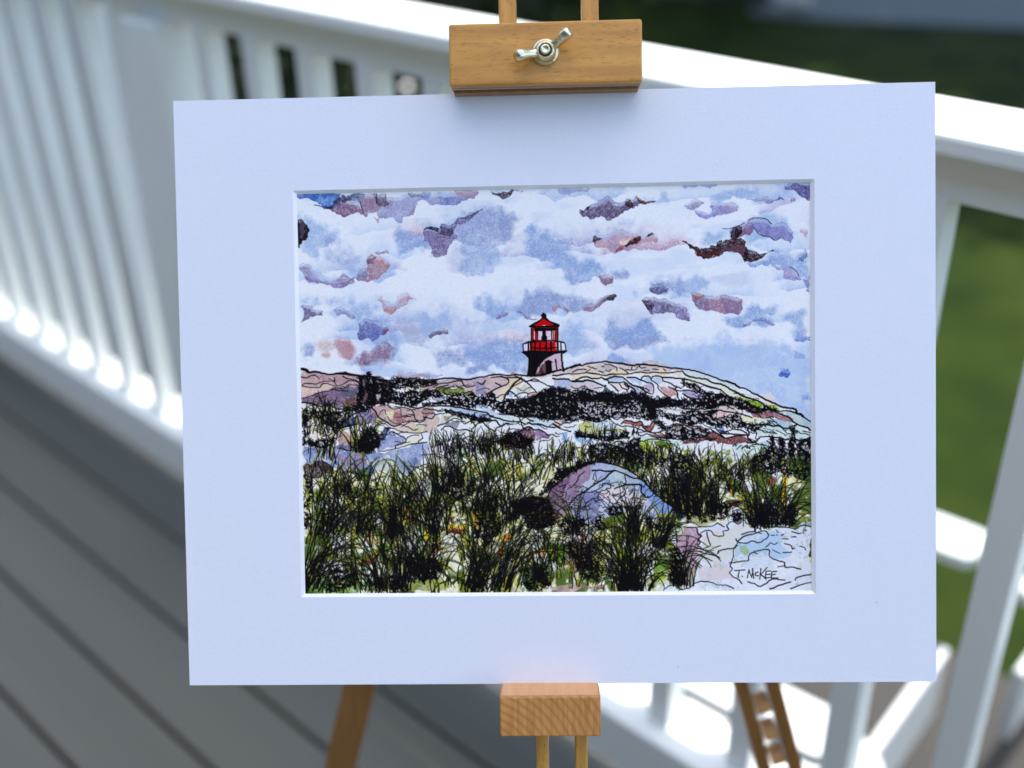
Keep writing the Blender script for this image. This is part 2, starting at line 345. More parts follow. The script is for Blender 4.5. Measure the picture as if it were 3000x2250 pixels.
# legs spread behind
def leg(ft, top, double):
    f0 = Vector((ft[0], ft[1], 0.006)); a = MW @ Vector(top); side = (f0-a).cross(MW.to_3x3() @ Vector((0, 0, 1))).normalized()
    sh = Matrix.Translation(-Vector((foot.x, foot.y, 0))); d = f0-a
    def put(nm, bm, m, parent=None):
        o = obj(nm, bm, m); o.data.transform(sh); o.parent = parent or easel; return o
    if not double:
        bm = B(); bm_bar(bm, a, f0, .020, .031, up=side, bev=.002)
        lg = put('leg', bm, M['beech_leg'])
        bm = B(); bm_bar(bm, a+d*.47, a+d*.485, .024, .035, up=side, bev=.001); put('leg_band', bm, M['zinc_dark'], lg)
    else:
        bm = B()
        for s in (-1, 1): bm_bar(bm, a+side*s*.0125, f0+side*s*.0165, .024, .0125, up=side, bev=.0015)
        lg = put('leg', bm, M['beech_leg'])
        for k in range(4):
            c = a+d*(.49+k*.030); bm = B(); bm_cyl(bm, c, .0105, .0105, .013, axis=side, n=16); put('adjusting_peg', bm, M['beech_top'], lg)
        bm = B(); bm_bar(bm, a+d*.36, a+d*.46, .009, .010, up=side); put('slide_plate', bm, M['zinc_dark'], lg)
    bm = B(); bm_box(bm, (f0.x, f0.y, .008), (.04, .04, .016), bev=.005); put('foot_pad', bm, M['zinc_dark'], lg)
leg((-.833, .415), (-.0378, .19, -.045), False); leg((-.245, .825), (.0356, .19, -.045), True)
# ---------------------------------------------------------------- the print: ink and watercolour landscape, drawn stroke by stroke
def make_art():
    rng = np.random.default_rng(7)
    S = 2700.0
    HX, HY = .1765, .1405                    # half size of the printed sheet in metres
    CW, CH = int(2*HX*S), int(2*HY*S)
    f = 3289.4
    cr, cp, cz = math.radians(2.2403586), math.radians(-2.21272097), math.radians(.87201004)
    Rz = np.array([[math.cos(cz), -math.sin(cz), 0], [math.sin(cz), math.cos(cz), 0], [0, 0, 1]])
    Ry = np.array([[math.cos(cp), 0, math.sin(cp)], [0, 1, 0], [-math.sin(cp), 0, math.cos(cp)]])
    Rx = np.array([[1, 0, 0], [0, math.cos(cr), -math.sin(cr)], [0, math.sin(cr), math.cos(cr)]])
    R = Rz @ Ry @ Rx; t = np.array([.02817408, -.0044443, -.75674963])
    def P(u, v):                             # tracing coordinates -> sheet pixels
        u = np.asarray(u, float); v = np.asarray(v, float)
        ray = np.stack([(u-1500)/f, -(v-1125)/f, -np.ones_like(u)], -1)
        o = -t @ R; d = ray @ R
        k = (-.0023-o[2])/d[..., 2]
        q = o[:2] + d[..., :2]*k[..., None]
        return np.stack([(q[..., 0]+HX)*S, (HY-q[..., 1])*S], -1)
    TI = dict(A=(860, 530, .18083), B=(1240, 530, .18083), C=(1620, 530, .18083), D=(2000, 520, .18083),
              E=(860, 810, .18083), F=(1240, 810, .18083), G=(1620, 810, .18083), H=(2000, 810, .18083),
              I=(870, 1050, .17179), J=(1240, 1050, .17179), K=(1620, 1050, .17179), L=(2000, 1050, .17179),
              M=(870, 1300, .26673), N=(1430, 1300, .26673), O=(1830, 1300, .26673), T=(1500, 900, .12658), S=(0, 0, 1.0))
    def tp(tile, s):
        a = np.array([float(x) for x in s.replace(',', ' ').split()]).reshape(-1, 2)
        x0, y0, k = TI[tile]
        return P(x0+a[:, 0]*k, y0+a[:, 1]*k)
    def grid_noise(cell, seed):
        r = np.random.default_rng(seed)
        gh, gw = int(CH/cell)+3, int(CW/cell)+3
        g = r.random((gh, gw))
        y = np.arange(CH)/cell; x = np.arange(CW)/cell
        yi = y.astype(int); xi = x.astype(int)
        fy = (y-yi)[:, None]; fx = (x-xi)[None, :]
        fy = fy*fy*(3-2*fy); fx = fx*fx*(3-2*fx)
        a = g[yi][:, xi]; b = g[yi][:, xi+1]; c = g[yi+1][:, xi]; d = g[yi+1][:, xi+1]
        return (a*(1-fx)+b*fx)*(1-fy)+(c*(1-fx)+d*fx)*fy
    def fbm(cell, seed, o=4):
        s = 0; w = 0
        for i in range(o):
            if cell/2**i < 1.3: break
            s = s+grid_noise(cell/2**i, seed+i*17)*.55**i; w += .55**i
        return s/w
    N1, N2, N3, N4, N5 = fbm(60, 1), fbm(26, 2), fbm(11, 3), fbm(120, 4), fbm(4.5, 8, 2)
    RG = np.clip(1-abs(fbm(20, 77, 3)-.5)*14, 0, 1)
    G1 = np.random.default_rng(5).normal(size=(CH, CW)); G1 = (G1+np.roll(G1, 1, 0)+np.roll(G1, 1, 1)*.7)/1.6
    img = np.zeros((CH, CW, 3)); white = np.array([206., 222., 251.])
    img[:] = white
    ink = np.zeros((CH, CW)); gbuf = np.zeros((CH, CW))
    def rough(p, amp, it=4, closed=True):
        p = np.asarray(p, float)
        if closed: p = np.vstack([p, p[:1]])
        for i in range(it):
            a, b = p[:-1], p[1:]
            d = b-a; L = np.hypot(d[:, 0], d[:, 1])[:, None]
            m = (a+b)/2+np.stack([-d[:, 1], d[:, 0]], 1)*rng.normal(size=(len(a), 1))*amp*(L > 3)
            q = np.empty((len(a)*2+1, 2)); q[0::2] = p; q[1::2] = m; p = q
        return p
    def fill(p):
        x0, y0 = np.floor(p.min(0)).astype(int)-2; x1, y1 = np.ceil(p.max(0)).astype(int)+3
        x0, y0 = max(x0, 0), max(y0, 0); x1, y1 = min(x1, CW), min(y1, CH)
        if x1 <= x0 or y1 <= y0: return None
        m = np.zeros((y1-y0, x1-x0)); a, b = p[:-1], p[1:]
        xs = np.arange(x0, x1)
        for j in range(y1-y0):
            for sub in (.25, .75):
                y = y0+j+sub
                h = (a[:, 1] <= y) != (b[:, 1] <= y)
                if not h.any(): continue
                aa, bb = a[h], b[h]
                cx = np.sort(aa[:, 0]+(y-aa[:, 1])*(bb[:, 0]-aa[:, 0])/(bb[:, 1]-aa[:, 1]))
                for k in range(0, len(cx)-1, 2):
                    m[j] += .5*np.clip(np.minimum(xs+1, cx[k+1])-np.maximum(xs, cx[k]), 0, 1)
        return slice(y0, y1), slice(x0, x1), np.clip(m, 0, 1)
    def box(m, r):
        r = int(r)
        if r < 1: return m
        for ax in (0, 1):
            pad = [(0, 0), (0, 0)]; pad[ax] = (r+1, r)
            c = np.cumsum(np.pad(m, pad, mode='edge'), ax)
            n = m.shape[ax]
            m = (np.take(c, range(2*r+1, 2*r+1+n), ax)-np.take(c, range(0, n), ax))/(2*r+1)
        return m
    def wash(tile, s, col, a=.8, c2=None, edge=.25, fade=0, soft=0, rgh=.16, gr=.28, mott=.5, closed=True, bleed=0):
        p = rough(tp(tile, s), rgh)
        if soft:
            mn, mx = p.min(0)-2*soft, p.max(0)+2*soft
        res = fill(p)
        if res is None: return
        sy, sx, m = res
        if soft:
            y0, y1 = max(sy.start-2*soft, 0), min(sy.stop+2*soft, CH); x0, x1 = max(sx.start-2*soft, 0), min(sx.stop+2*soft, CW)
            mm = np.zeros((y1-y0, x1-x0)); mm[sy.start-y0:sy.stop-y0, sx.start-x0:sx.stop-x0] = m
            sy, sx = slice(y0, y1), slice(x0, x1)
            bl = box(box(mm, soft), soft)
            dy_ = np.zeros_like(bl); dy_[1:-1] = bl[2:]-bl[:-2]
            bo = np.clip(-dy_*soft*1.6-.15+(N2[sy, sx]-.5)*1.1, 0, 1)*np.clip(bl*6, 0, 1)      # lower edges dry crisp, upper ones bleed away
            hard = np.clip(box(mm, 1), 0, 1)
            sf_ = np.clip((bl-.16+(N3[sy, sx]-.5)*.75*(bl > .02)+(N2[sy, sx]-.5)*.5*(bl > .02))*1.5, 0, 1)
            m = sf_*(1-bo)+hard*bo*(.45+.6*sf_)
        n1, n2, n3 = N1[sy, sx], N2[sy, sx], N3[sy, sx]
        d = m*a*(1-mott*.5+mott*(n2*.6+n3*.6-.1))*(.62+.62*N5[sy, sx]+.22*RG[sy, sx])
        if fade:
            h = m.shape[0]; r = np.linspace(0, 1, h)[:, None]
            if fade < 0: r = 1-r
            d = d*np.clip(r*1.5/abs(fade)+(n3-.5)*.9, 0, 1)
        if bleed and not soft:
            bl = box(box(m, 4), 3); dy_ = np.zeros_like(bl); dy_[1:-1] = bl[2:]-bl[:-2]
            up_ = np.clip(dy_*9-.1+(n3-.5)*1.2, 0, 1)                    # upper rims bleed
            d = d*(1-up_*.75*bleed)
            d = d*(1-bleed*.45*np.clip((N3[sy, sx]*.5+n2*.5-.5)*5, 0, 1))
        if edge and not soft:
            e = np.clip(m-box(m, 2), 0, 1)*1.6*edge; d = d+e*a
        d = np.clip(d*(1+gr*G1[sy, sx]*.55), 0, 1)[..., None]
        c = np.array(col, float)
        if c2 is not None:
            w = np.clip((n2*.5+n1*.5-.5)*5+.5, 0, 1)[..., None]
            c = c*(1-w)+np.array(c2, float)*w
        img[sy, sx] = img[sy, sx]*(1-d)+c*d
    def seg(x0, y0, x1, y1, w0, w1, buf, val=1.0):
        r = max(w0, w1)/2+1
        xa, xb = max(int(min(x0, x1)-r), 0), min(int(max(x0, x1)+r)+2, CW)
        ya, yb = max(int(min(y0, y1)-r), 0), min(int(max(y0, y1)+r)+2, CH)
        if xa >= xb or ya >= yb: return
        X = np.arange(xa, xb)[None, :]+.5; Y = np.arange(ya, yb)[:, None]+.5
        dx, dy = x1-x0, y1-y0; L = dx*dx+dy*dy+1e-9
        tt = np.clip(((X-x0)*dx+(Y-y0)*dy)/L, 0, 1)
        dd = np.sqrt((X-x0-tt*dx)**2+(Y-y0-tt*dy)**2)
        c = np.clip((w0+(w1-w0)*tt)/2-dd+.5, 0, 1)*val
        b = buf[ya:yb, xa:xb]; np.maximum(b, c, out=b)
    def smooth(p, n=4):
        p = np.asarray(p, float)
        if len(p) < 3: return p
        q = np.vstack([2*p[0]-p[1], p, 2*p[-1]-p[-2]]); out = []
        for i in range(1, len(q)-2):
            for k in range(n):
                u = k/n; a, b, c, d = q[i-1:i+3]
                out.append(.5*((2*b)+(c-a)*u+(2*a-5*b+4*c-d)*u*u+(3*b-a-3*c+d)*u**3))
        out.append(p[-1]); return np.array(out)
    def stroke(p, w=2.6, taper=False, wob=.35, buf=None, var=.3):
        buf = ink if buf is None else buf
        p = smooth(p); n = len(p)
        p = p+rng.normal(size=p.shape)*wob
        ws = w*(1+var*(np.interp(np.arange(n), np.arange(0, n+6, 6), rng.random(len(np.arange(0, n+6, 6))))-.5)*2)
        if taper: ws = ws*np.linspace(1.15, .35, n)
        for i in range(n-1):
            seg(p[i, 0], p[i, 1], p[i+1, 0], p[i+1, 1], ws[i], ws[i+1], buf)
    def line(tile, s, w=2.6, **k):
        if tile in 'IJKL': w *= .76
        for part in s.split(';'): stroke(tp(tile, part), w, **k)
    def scribble(tile, s, dens=.8, hole=2.2, rgh=.1, fuzz=1, loops=True):
        """a mass of tangled ink with small gaps of paper"""
        p = rough(tp(tile, s), rgh); res = fill(p)
        if res is None: return
        sy, sx, m = res
        holes = np.zeros_like(m); h, w = m.shape
        n = int(m.sum()*(1-dens)/(1.9*hole*hole*.55))
        ys, xs = np.nonzero(m > .6)
        if len(ys) == 0: return
        for i in rng.integers(0, len(ys), n):
            a = rng.random()*3.1; L = hole*(.4+rng.random()*1.3)
            dx, dy = math.cos(a)*L, math.sin(a)*L
            # local segment in a small buffer
            x0, y0 = xs[i], ys[i]; r = int(L+hole)+2
            xa, xb, ya, yb = max(x0-r, 0), min(x0+r, w), max(y0-r, 0), min(y0+r, h)
            X = np.arange(xa, xb)[None, :]-x0; Y = np.arange(ya, yb)[:, None]-y0
            tt = np.clip((X*dx+Y*dy)/(dx*dx+dy*dy+1e-6), -.5, .5)
            dd = np.sqrt((X-tt*dx)**2+(Y-tt*dy)**2)
            c = np.clip(hole*.34*(.6+rng.random())-dd+.5, 0, 1)
            b = holes[ya:yb, xa:xb]; np.maximum(b, c, out=b)
        b = ink[sy, sx]; np.maximum(b, m*(1-holes*.86), out=b)
        if fuzz:
            k = len(p); 
            for i in range(0, k-1, max(1, int(k/ (60*fuzz)))):
                a = rng.random()*6.28; q = p[i]
                L = 2+rng.random()*5
                stroke([q, q+np.array([math.cos(a), math.sin(a)])*L*.6+rng.normal(size=2), q+np.array([math.cos(a+.6), math.sin(a+.6)])*L], 1.5, taper=True)
    def tuft(u, v, n, L, spread=.9, lean=0., w=1.7, curl=.7, base=10, kk=1.0):
        L *= 1.15 if L > 70 else 1.0; n = int(n*(.56 if n > 20 else .6)); curl *= 1.6; base *= (1.5 if n > 12 else 2.3); w *= 1.18; n = int(n*.9)
        """grass blades fanning out of one root, in tracing units"""
        b0 = P(u, v); k = .62
        for i in range(n):
            a = rng.normal()*spread*.55+lean
            a = max(-1.45, min(1.45, a))
            l = L*k*(.45+.75*rng.random())*(1-.18*abs(a))
            q0 = b0+np.array([rng.normal()*base*k, rng.normal()*base*.35*k])
            bend = curl*(a*.8+rng.normal()*.5)
            pts = [q0]; ang = a*.55; c = q0.copy(); m = 6
            for j in range(m):
                c = c+np.array([math.sin(ang), -math.cos(ang)])*l/m
                ang += bend/m*(1+.6*j/m*2)
                pts.append(c.copy())
            stroke(pts, w*(.75+.5*rng.random()), taper=True, wob=.2)
            if L > 44 and rng.random() < .5: stroke(np.array(pts)+rng.normal(size=2)*3, 4.2, taper=True, buf=gbuf)
    WH = (206, 222, 251); BL = (140, 168, 226); LB = (172, 199, 242); LV = (146, 156, 208); PG = (98, 90, 132); MR = (52, 32, 44)
    PK = (158, 130, 150); DB = (44, 76, 158); NV = (34, 40, 78); BK = (20, 20, 30); TN = (186, 172, 186); PU = (118, 106, 146)
    # faint first wash over the whole sky
    w = np.clip((N4*.6+N1*.6-.62)*2.6, 0, 1)[..., None]*.20*(1+.25*G1[..., None])
    img[:] = img*(1-w)+np.array(LB)*w
    # broad wet passages drifting across the paper
    def stretch(cell, seed):
        n = fbm(cell, seed, 5); k = 2.2
        ix = (np.arange(CW)/k).astype(int); return n[:, ix]
    A1, A2 = stretch(46, 201), stretch(60, 305)
    A2 = np.roll(A2, 200, 1)
    for nn, col_, th, am in ((A1, LB, .55, .45), (np.roll(A1, 90, 0), LV, .62, .3)):
        d_ = (np.clip((nn-th)*9, 0, 1)*(.5+.5*N3)*am*(1+.3*G1)).clip(0, 1)[..., None]
        img[:] = img*(1-d_)+np.array(col_)*d_
    def cap(cx, cy, w_, h_, col_, am):
        """wash standing above a crisp billowing cloud edge, bleeding out upwards"""
        x0, x1 = max(int(cx-w_), 0), min(int(cx+w_), CW)
        if x1-x0 < 8: return
        xs = np.arange(x0, x1); u = (xs-cx)/w_
        ph = rng.random(4)*6.28; k1 = rng.uniform(28, 46); k2 = rng.uniform(11, 17)
        crv = cy-np.abs(np.sin(xs/k1+ph[0]))*h_*.45-np.abs(np.sin(xs/k2+ph[1]))*h_*.16+np.sin(xs/70+ph[2])*h_*.3+rng.normal(size=len(xs)).cumsum()*.25
        y0, y1 = max(int(cy-h_*3.2), 0), min(int(cy+h_), CH)
        if y1-y0 < 4: return
        Y_ = np.arange(y0, y1)[:, None]; up = crv[None, :]-Y_
        n_ = N2[y0:y1, x0:x1]*.55+N3[y0:y1, x0:x1]*.45
        d_ = np.exp(-np.clip(up, 0, None)/(h_*(.35+1.1*n_)))*np.clip(up*.8+.5, 0, 1)
        d_ = d_*np.clip((1-u*u)*1.6-.25+(n_-.5)*1.8, 0, 1)*am*(.45+1.1*n_)*(1+.4*G1[y0:y1, x0:x1])
        d_ = d_.clip(0, 1)[..., None]; img[y0:y1, x0:x1] = img[y0:y1, x0:x1]*(1-d_)+np.array(col_)*d_
    for i_ in range(46):
        cc = [(150, 180, 234), LB, (152, 160, 216), (172, 150, 186)][int(rng.choice(4, p=[.35, .3, .25, .1]))]
        cap(rng.uniform(0, CW), rng.uniform(25, 350), rng.uniform(35, 110), rng.uniform(10, 26), cc, rng.uniform(.55, 1.0))
    # --- soft blue passages
    for tile, s, c, a, sf in [
        ('A', '60,560 250,560 500,720 800,800 700,960 350,1050 500,1200 300,1250 100,1150', LB, .8, 9),
        ('A', '430,900 620,860 700,960 640,1060 420,1080', LV, .5, 7),
        ('A', '400,1150 800,1100 1100,1250 1000,1400 600,1300', LV, .42, 8),
        ('A', '1600,850 1950,920 2212,900 2212,1060 1900,1150 1700,1230', BL, .75, 6),
        ('B', '0,900 500,650 900,480 1150,420 1500,600 1500,900 1250,1050 700,1050 400,950 0,1050', LV, .75, 9),
        ('B', '600,1000 1150,1050 1200,1250 1120,1500 700,1560 560,1450 700,1300', BL, .55, 7),
        ('B', '1700,700 2050,850 2212,950 2212,1350 1900,1300 1650,1200', BL, .75, 9),
        ('B', '1150,500 1450,450 1600,700 1300,800', LV, .4, 10),
        ('C', '0,800 100,950 250,1150 700,1300 850,1450 600,1600 200,1600 0,1350', BL, .85, 7),
        ('C', '900,1450 1200,1440 1250,1560 1050,1600 950,1560', LV, .8, 4),
        ('C', '1400,200 1750,230 1880,330 1600,340 1450,300', LB, .9, 5),
        ('C', '1050,640 1350,600 1400,680 1100,720', LB, .7, 5),
        ('C', '1600,1600 1900,1500 2212,1560 2212,1659 1600,1659', LV, .55, 6),
        ('C', '680,820 900,830 860,880 720,890', BL, .6, 4),
        ('D', '0,380 450,300 700,220 1200,260 1400,300 1300,380 900,340 600,400 250,420', LB, .9, 5),
        ('D', '1050,620 1300,560 1700,680 1750,900 1500,1000 1100,1100 1050,1150 950,950 1150,850', LB, .75, 7),
        ('D', '350,900 700,930 600,1050 350,1120', LB, .8, 6),
        ('D', '1350,1250 1700,1260 2050,1180 2060,1620 1850,1600 1600,1450 1350,1400', BL, .8, 6),
        ('E', '110,380 600,380 1100,420 1500,700 1650,1000 1650,1300 1350,1450 1300,1100 1000,700 700,480', BL, .6, 8),
        ('E', '140,1050 350,1150 300,1300 150,1280', LV, .8, 5), ('E', '400,1050 640,1050 640,1200 400,1250', TN, .6, 5),
        ('E', '650,1060 900,1040 1010,1200 950,1350 800,1320 720,1200', (176, 148, 172), .85, 5),
        ('E', '430,1230 600,1210 600,1300 450,1310', (176, 138, 146), .8, 3),
        ('E', '1030,1330 1250,1230 1450,1100 1620,1150 1580,1380 1480,1330 1220,1450 1050,1440', (140, 118, 158), .85, 5),
        ('E', '1700,850 2212,700 2212,1050 1900,1080', (196, 194, 216), .7, 6),
        ('F', '0,600 450,640 450,820 200,860 0,980', LB, .85, 6), ('F', '650,680 950,740 820,820 720,800', BL, .6, 4),
        ('F', '780,420 1100,360 1300,400 1350,540 1180,680 900,550', BL, .6, 7),
        ('F', '1450,480 1750,260 2212,240 2212,520 1950,650 1700,690 1550,600', LV, .75, 7),
        ('F', '200,1200 600,1180 750,1400 600,1480 400,1440 230,1440', LV, .7, 6),
        ('F', '700,1150 1300,1000 1700,980 1690,1560 1200,1500 800,1440 650,1300', BL, .75, 8),
        ('F', '700,1480 1300,1480 1690,1420 1690,1600 1200,1580 700,1630', LV, .85, 4),
        ('G', '0,260 300,340 650,380 650,500 400,580 250,560 0,500', LV, .7, 6),
        ('G', '1550,60 1900,80 2212,60 2212,210 1900,200 1600,220', LV, .75, 6),
        ('G', '850,660 1000,680 1100,850 1250,900 1850,950 1900,1080 1400,1180 1200,1080 980,1200 880,1100 860,900', BL, .95, 5),
        ('G', '100,820 450,900 700,1150 450,1280 200,1250 100,1050', LB, .85, 9),
        ('G', '850,1300 1150,1300 1150,1390 900,1370', BL, .8, 4), ('G', '1280,230 1380,230 1360,380 1280,360', LB, .9, 4),
        ('G', '1300,1320 2212,1250 2212,1480 1700,1420', LB, .5, 8),
        ('H', '0,80 400,100 480,260 250,240 0,200', LB, .9, 5), ('H', '550,640 850,640 1100,420 1250,520 1500,500 1480,620 1250,580 1350,720 1500,780 1100,720 960,830 700,790', BL, .85, 5),
        ('H', '1600,600 2050,560 2050,1050 1800,1050 1780,900 1900,800 1600,740', BL, .8, 5),
        ('H', '0,1150 500,1100 1150,1150 1500,1250 1650,1500 2050,1350 2050,1659 700,1659 0,1480', LB, 1.0, 8),
        ('H', '200,1320 480,1260 470,1420 280,1420', (120, 160, 228), .75, 5), ('H', '1040,1180 1130,1200 1100,1330 950,1400', BL, .6, 4),
    ]:
        wash(tile, s, tuple(x*.5*.96+y*.5*.96 for x, y in zip(c, (138, 174, 236) if c[2] > 190 else c)), min(1, a*.95), soft=sf, mott=1.1, gr=.5)
    # the blue behind the long slope
    wash('L', '-600,-150 300,-260 900,-330 1700,-300 2350,-250 2350,1300 1680,1000 1300,840 880,640 420,475 0,380', (158, 188, 240), .9, c2=LB, soft=16, gr=.4, mott=.8)
    wash('L', '2050,600 2180,560 2180,720 2060,700', (90, 130, 215), .8, soft=5)
    wash('L', '1640,250 1720,170 1760,240 1840,270 1780,330', (84, 118, 210), .9, edge=.2, rgh=.3, bleed=1)
    wash('H', '1790,1210 1960,1260 1975,1330 1800,1290', BL, .8, edge=.3)
    # --- torn-edged cloud shadows
    W = [
     ('A', '50,215 60,260 120,295 200,275 270,300 400,370 480,430 500,465 590,450 640,420 720,330 770,215', DB, .95, (60, 110, 200)),
     ('A', '480,400 640,380 700,300 800,220 1050,205 1180,220 1150,300 1060,330 900,320 700,430 590,465', NV, .92, (40, 60, 120)),
     ('A', '590,470 700,380 900,320 1060,320 1080,420 1140,520 1100,560 1000,520 900,560 820,595 700,540', PU, .9, (120, 90, 130)),
     ('A', '1060,310 1080,210 1300,200 1500,260 1850,200 2080,200 2150,290 2060,320 2000,360 1980,440 1900,560 1860,580 1780,580 1760,690 1700,690 1620,590 1540,600 1390,610 1350,500 1200,480 1190,590 1120,540', LV, .88, (128, 112, 158)),
     ('A', '1060,310 1200,210 1400,300 1420,450 1300,520 1180,480 1190,590 1120,540', (140, 118, 150), .6, None),
     ('A', '1300,205 1500,205 1560,380 1450,420 1350,360', (70, 62, 84), .6, None),
     ('A', '1300,590 1390,610 1380,690', PK, .7, None),
     ('A', '1850,200 2080,200 2212,190 2212,280 2100,230 2150,290 2050,260 1900,280', (70, 78, 125), .5, None),
     ('A', '70,640 110,620 160,640 200,700 240,760 262,790 240,840 230,920 160,970 110,1030 100,1090 80,1080', BK, .97, (40, 34, 50)),
     ('A', '110,660 140,640 190,720 175,860 120,900 100,760', (84, 76, 110), .8, None),
     ('A', '100,1440 110,1360 170,1320 240,1350 300,1420 450,1490 600,1580 690,1580 780,1500 900,1560 980,1610 1000,1659 250,1659 200,1600 150,1480', LV, .85, PU),
     ('A', '690,1585 790,1500 870,1540 980,1610 960,1659 720,1659', (112, 92, 130), .6, None),
     ('A', '1180,1300 1210,1230 1280,1190 1330,1230 1420,1220 1520,1300 1570,1370 1500,1480 1400,1560 1210,1640 1220,1500 1200,1360', (170, 128, 148), .9, (150, 118, 138)),
     ('A', '1180,1300 1210,1230 1280,1190 1340,1260 1300,1340 1200,1350', (96, 84, 120), .7, None),
     ('A', '1020,1600 1080,1450 1130,1400 1200,1440 1210,1640 1100,1615', (120, 118, 168), .85, None),
     ('A', '1280,1165 1420,1160 1490,1110 1570,1190 1500,1160 1430,1180', PU, .5, None),
     ('B', '0,180 250,180 600,175 900,180 850,240 835,290 750,285 640,320 540,400 440,390 350,400 200,380 60,330 0,300', LV, .85, (112, 124, 190)),
     ('B', '500,178 900,180 850,240 835,290 740,285 620,250', (160, 140, 172), .7, None),
     ('B', '0,178 120,178 100,260 40,320 0,270', (110, 150, 220), .6, None),
     ('B', '1090,160 1480,155 1440,210 1370,270 1290,305 1220,245 1120,220', (44, 32, 46), .95, (70, 62, 96)),
     ('B', '1200,240 1400,200 1370,270 1290,305 1240,260', (118, 112, 160), .7, None),
     ('B', '1480,155 1640,150 1600,185 1540,170', PU, .7, None),
     ('B', '0,800 60,745 140,740 250,770 280,715 340,700 400,730 480,700 550,600 700,570 900,480 1020,400 960,480 800,620 560,700 500,800 540,930 400,1100 380,1200 180,1235 130,1180 110,1050 70,940 0,1000', PU, .82, (112, 106, 160)),
     ('B', '0,800 60,745 140,740 250,770 240,830 150,800', BK, .85, None),
     ('B', '250,860 280,715 340,700 400,730 490,700 480,860 380,890 300,870', (66, 66, 104), .75, None),
     ('B', '480,700 560,600 700,575 860,500 900,480 840,560 700,620 540,700', (84, 86, 140), .7, None),
     ('B', '200,880 300,900 400,880 340,930 240,920', (130, 74, 78), .6, None),
     ('C', '70,150 600,135 570,190 380,170 280,215 180,220 90,190', LV, .8, BL),
     ('C', '430,470 440,540 490,590 570,590 620,630 700,590 840,590 880,650 940,640 1000,600 1130,530 1150,490 1220,470 1260,440 1310,450 1330,410 1400,375 1500,390 1600,360 1710,335 1500,345 1420,300 1350,240 1310,310 1230,285 1170,330 1050,360 1010,350 950,290 880,245 830,265 720,350 600,400 540,430 500,490 450,480', PG, .93, (74, 60, 88)),
     ('C', '600,400 720,350 830,265 880,245 950,300 1010,360 970,410 900,330 860,380 700,410', (150, 158, 212), .75, None),
     ('C', '1170,350 1240,300 1290,380 1290,430 1180,400', (44, 26, 32), .85, None),
     ('C', '1350,245 1450,320 1500,385 1400,370 1360,310', (92, 58, 60), .8, None),
     ('C', '430,470 500,490 560,420 620,410 560,480 480,540', (24, 22, 34), .7, None),
     ('C', '640,980 650,910 680,885 780,930 900,900 960,830 1030,790 1120,770 1180,820 1280,870 1400,900 1440,930 1560,850 1600,840 1700,930 1700,980 1680,1010 1600,980 1500,1000 1400,1030 1290,1060 1190,1140 1120,1110 1010,1180 900,1110 840,1080 730,1085 670,1040', (150, 140, 190), .88, (176, 148, 176)),
     ('C', '640,980 650,910 680,885 780,930 800,960 700,980 680,1030', (44, 52, 74), .8, None),
     ('C', '1080,960 1260,930 1200,1020 1100,1040', (214, 206, 214), .9, None),
     ('C', '1200,1030 1250,960 1380,900 1410,890 1430,930 1370,1010 1280,1040 1160,1060', (58, 30, 40), .9, None),
     ('C', '1010,1170 1050,1090 1160,1050 1100,1130', (140, 78, 84), .8, None),
     ('C', '1480,930 1540,870 1600,835 1640,870 1560,900', (46, 28, 38), .85, None),
     ('C', '740,1550 790,1520 850,1590 860,1540 960,1600 970,1659 790,1659', (134, 106, 134), .8, None),
     ('D', '0,125 560,115 440,185 350,150 180,165 60,180 0,160', BL, .8, LV),
     ('D', '20,470 120,420 330,400 350,420 250,490 190,520 130,530', PU, .7, LV),
     ('D', '430,480 490,390 600,390 680,420 850,410 905,480 890,540 780,580 640,610 430,660 260,630 200,570 200,530 300,550 420,600 480,540', (122, 136, 206), .85, (158, 142, 190)),
     ('D', '1010,350 1150,355 1300,325 1380,310 1470,370 1560,280 1640,360 1480,380 1410,440 1310,400 1190,400', LV, .85, (110, 114, 176)),
     ('D', '1640,170 1720,90 2070,80 2070,370 1960,330 1880,290 1810,210 1730,205 1660,205', (104, 104, 166), .92, (84, 86, 150)),
     ('D', '1740,370 1770,330 1830,350 1825,395 1740,390', (128, 126, 180), .8, None),
     ('D', '1900,840 2010,840 2000,990 1960,940 1920,900', (170, 158, 192), .7, None),
     ('D', '770,830 900,770 1060,700 1130,665 1320,665 1440,750 1640,730 1720,820 1790,970 1740,1080 1650,1020 1590,980 1480,1020 1400,960 1300,950 1200,890 1150,810 1100,920 1060,940 1000,925 900,980 870,1020 800,1000 760,960', (130, 144, 212), .88, (118, 120, 190)),
     ('D', '800,830 960,790 1060,720 1150,760 1120,900 1060,940 1000,925 900,980', (120, 86, 120), .75, None),
     ('D', '770,970 800,830 900,790 960,800 960,900 890,980 860,1030 790,1000', (36, 22, 34), .9, None),
     ('D', '0,1015 50,1030 90,1080 170,1120 240,1130 280,1170 400,1150 540,1110 570,1040 630,1015 640,1050 740,1010 800,980 890,1000 970,1000 1020,1060 1010,1120 1120,1180 1240,1250 1330,1230 1460,1170 1490,1180 1380,1210 1300,1290 1120,1380 1060,1360 990,1380 950,1270 900,1220 800,1195 700,1200 580,1280 500,1260 340,1330 220,1270 180,1170 80,1080 0,1050', (56, 32, 40), .97, (40, 24, 34)),
     ('D', '700,1100 900,1040 960,1040 1000,1130 990,1330 950,1260 880,1200 740,1190 620,1230 640,1130', (104, 80, 104), .75, None),
     ('D', '200,1180 400,1190 620,1180 560,1270 340,1320 230,1270', (88, 50, 54), .6, None),
     ('D', '1020,1390 1200,1350 1300,1290 1450,1300 1430,1400 1280,1410 1180,1460 1080,1440', (120, 152, 214), .7, None),
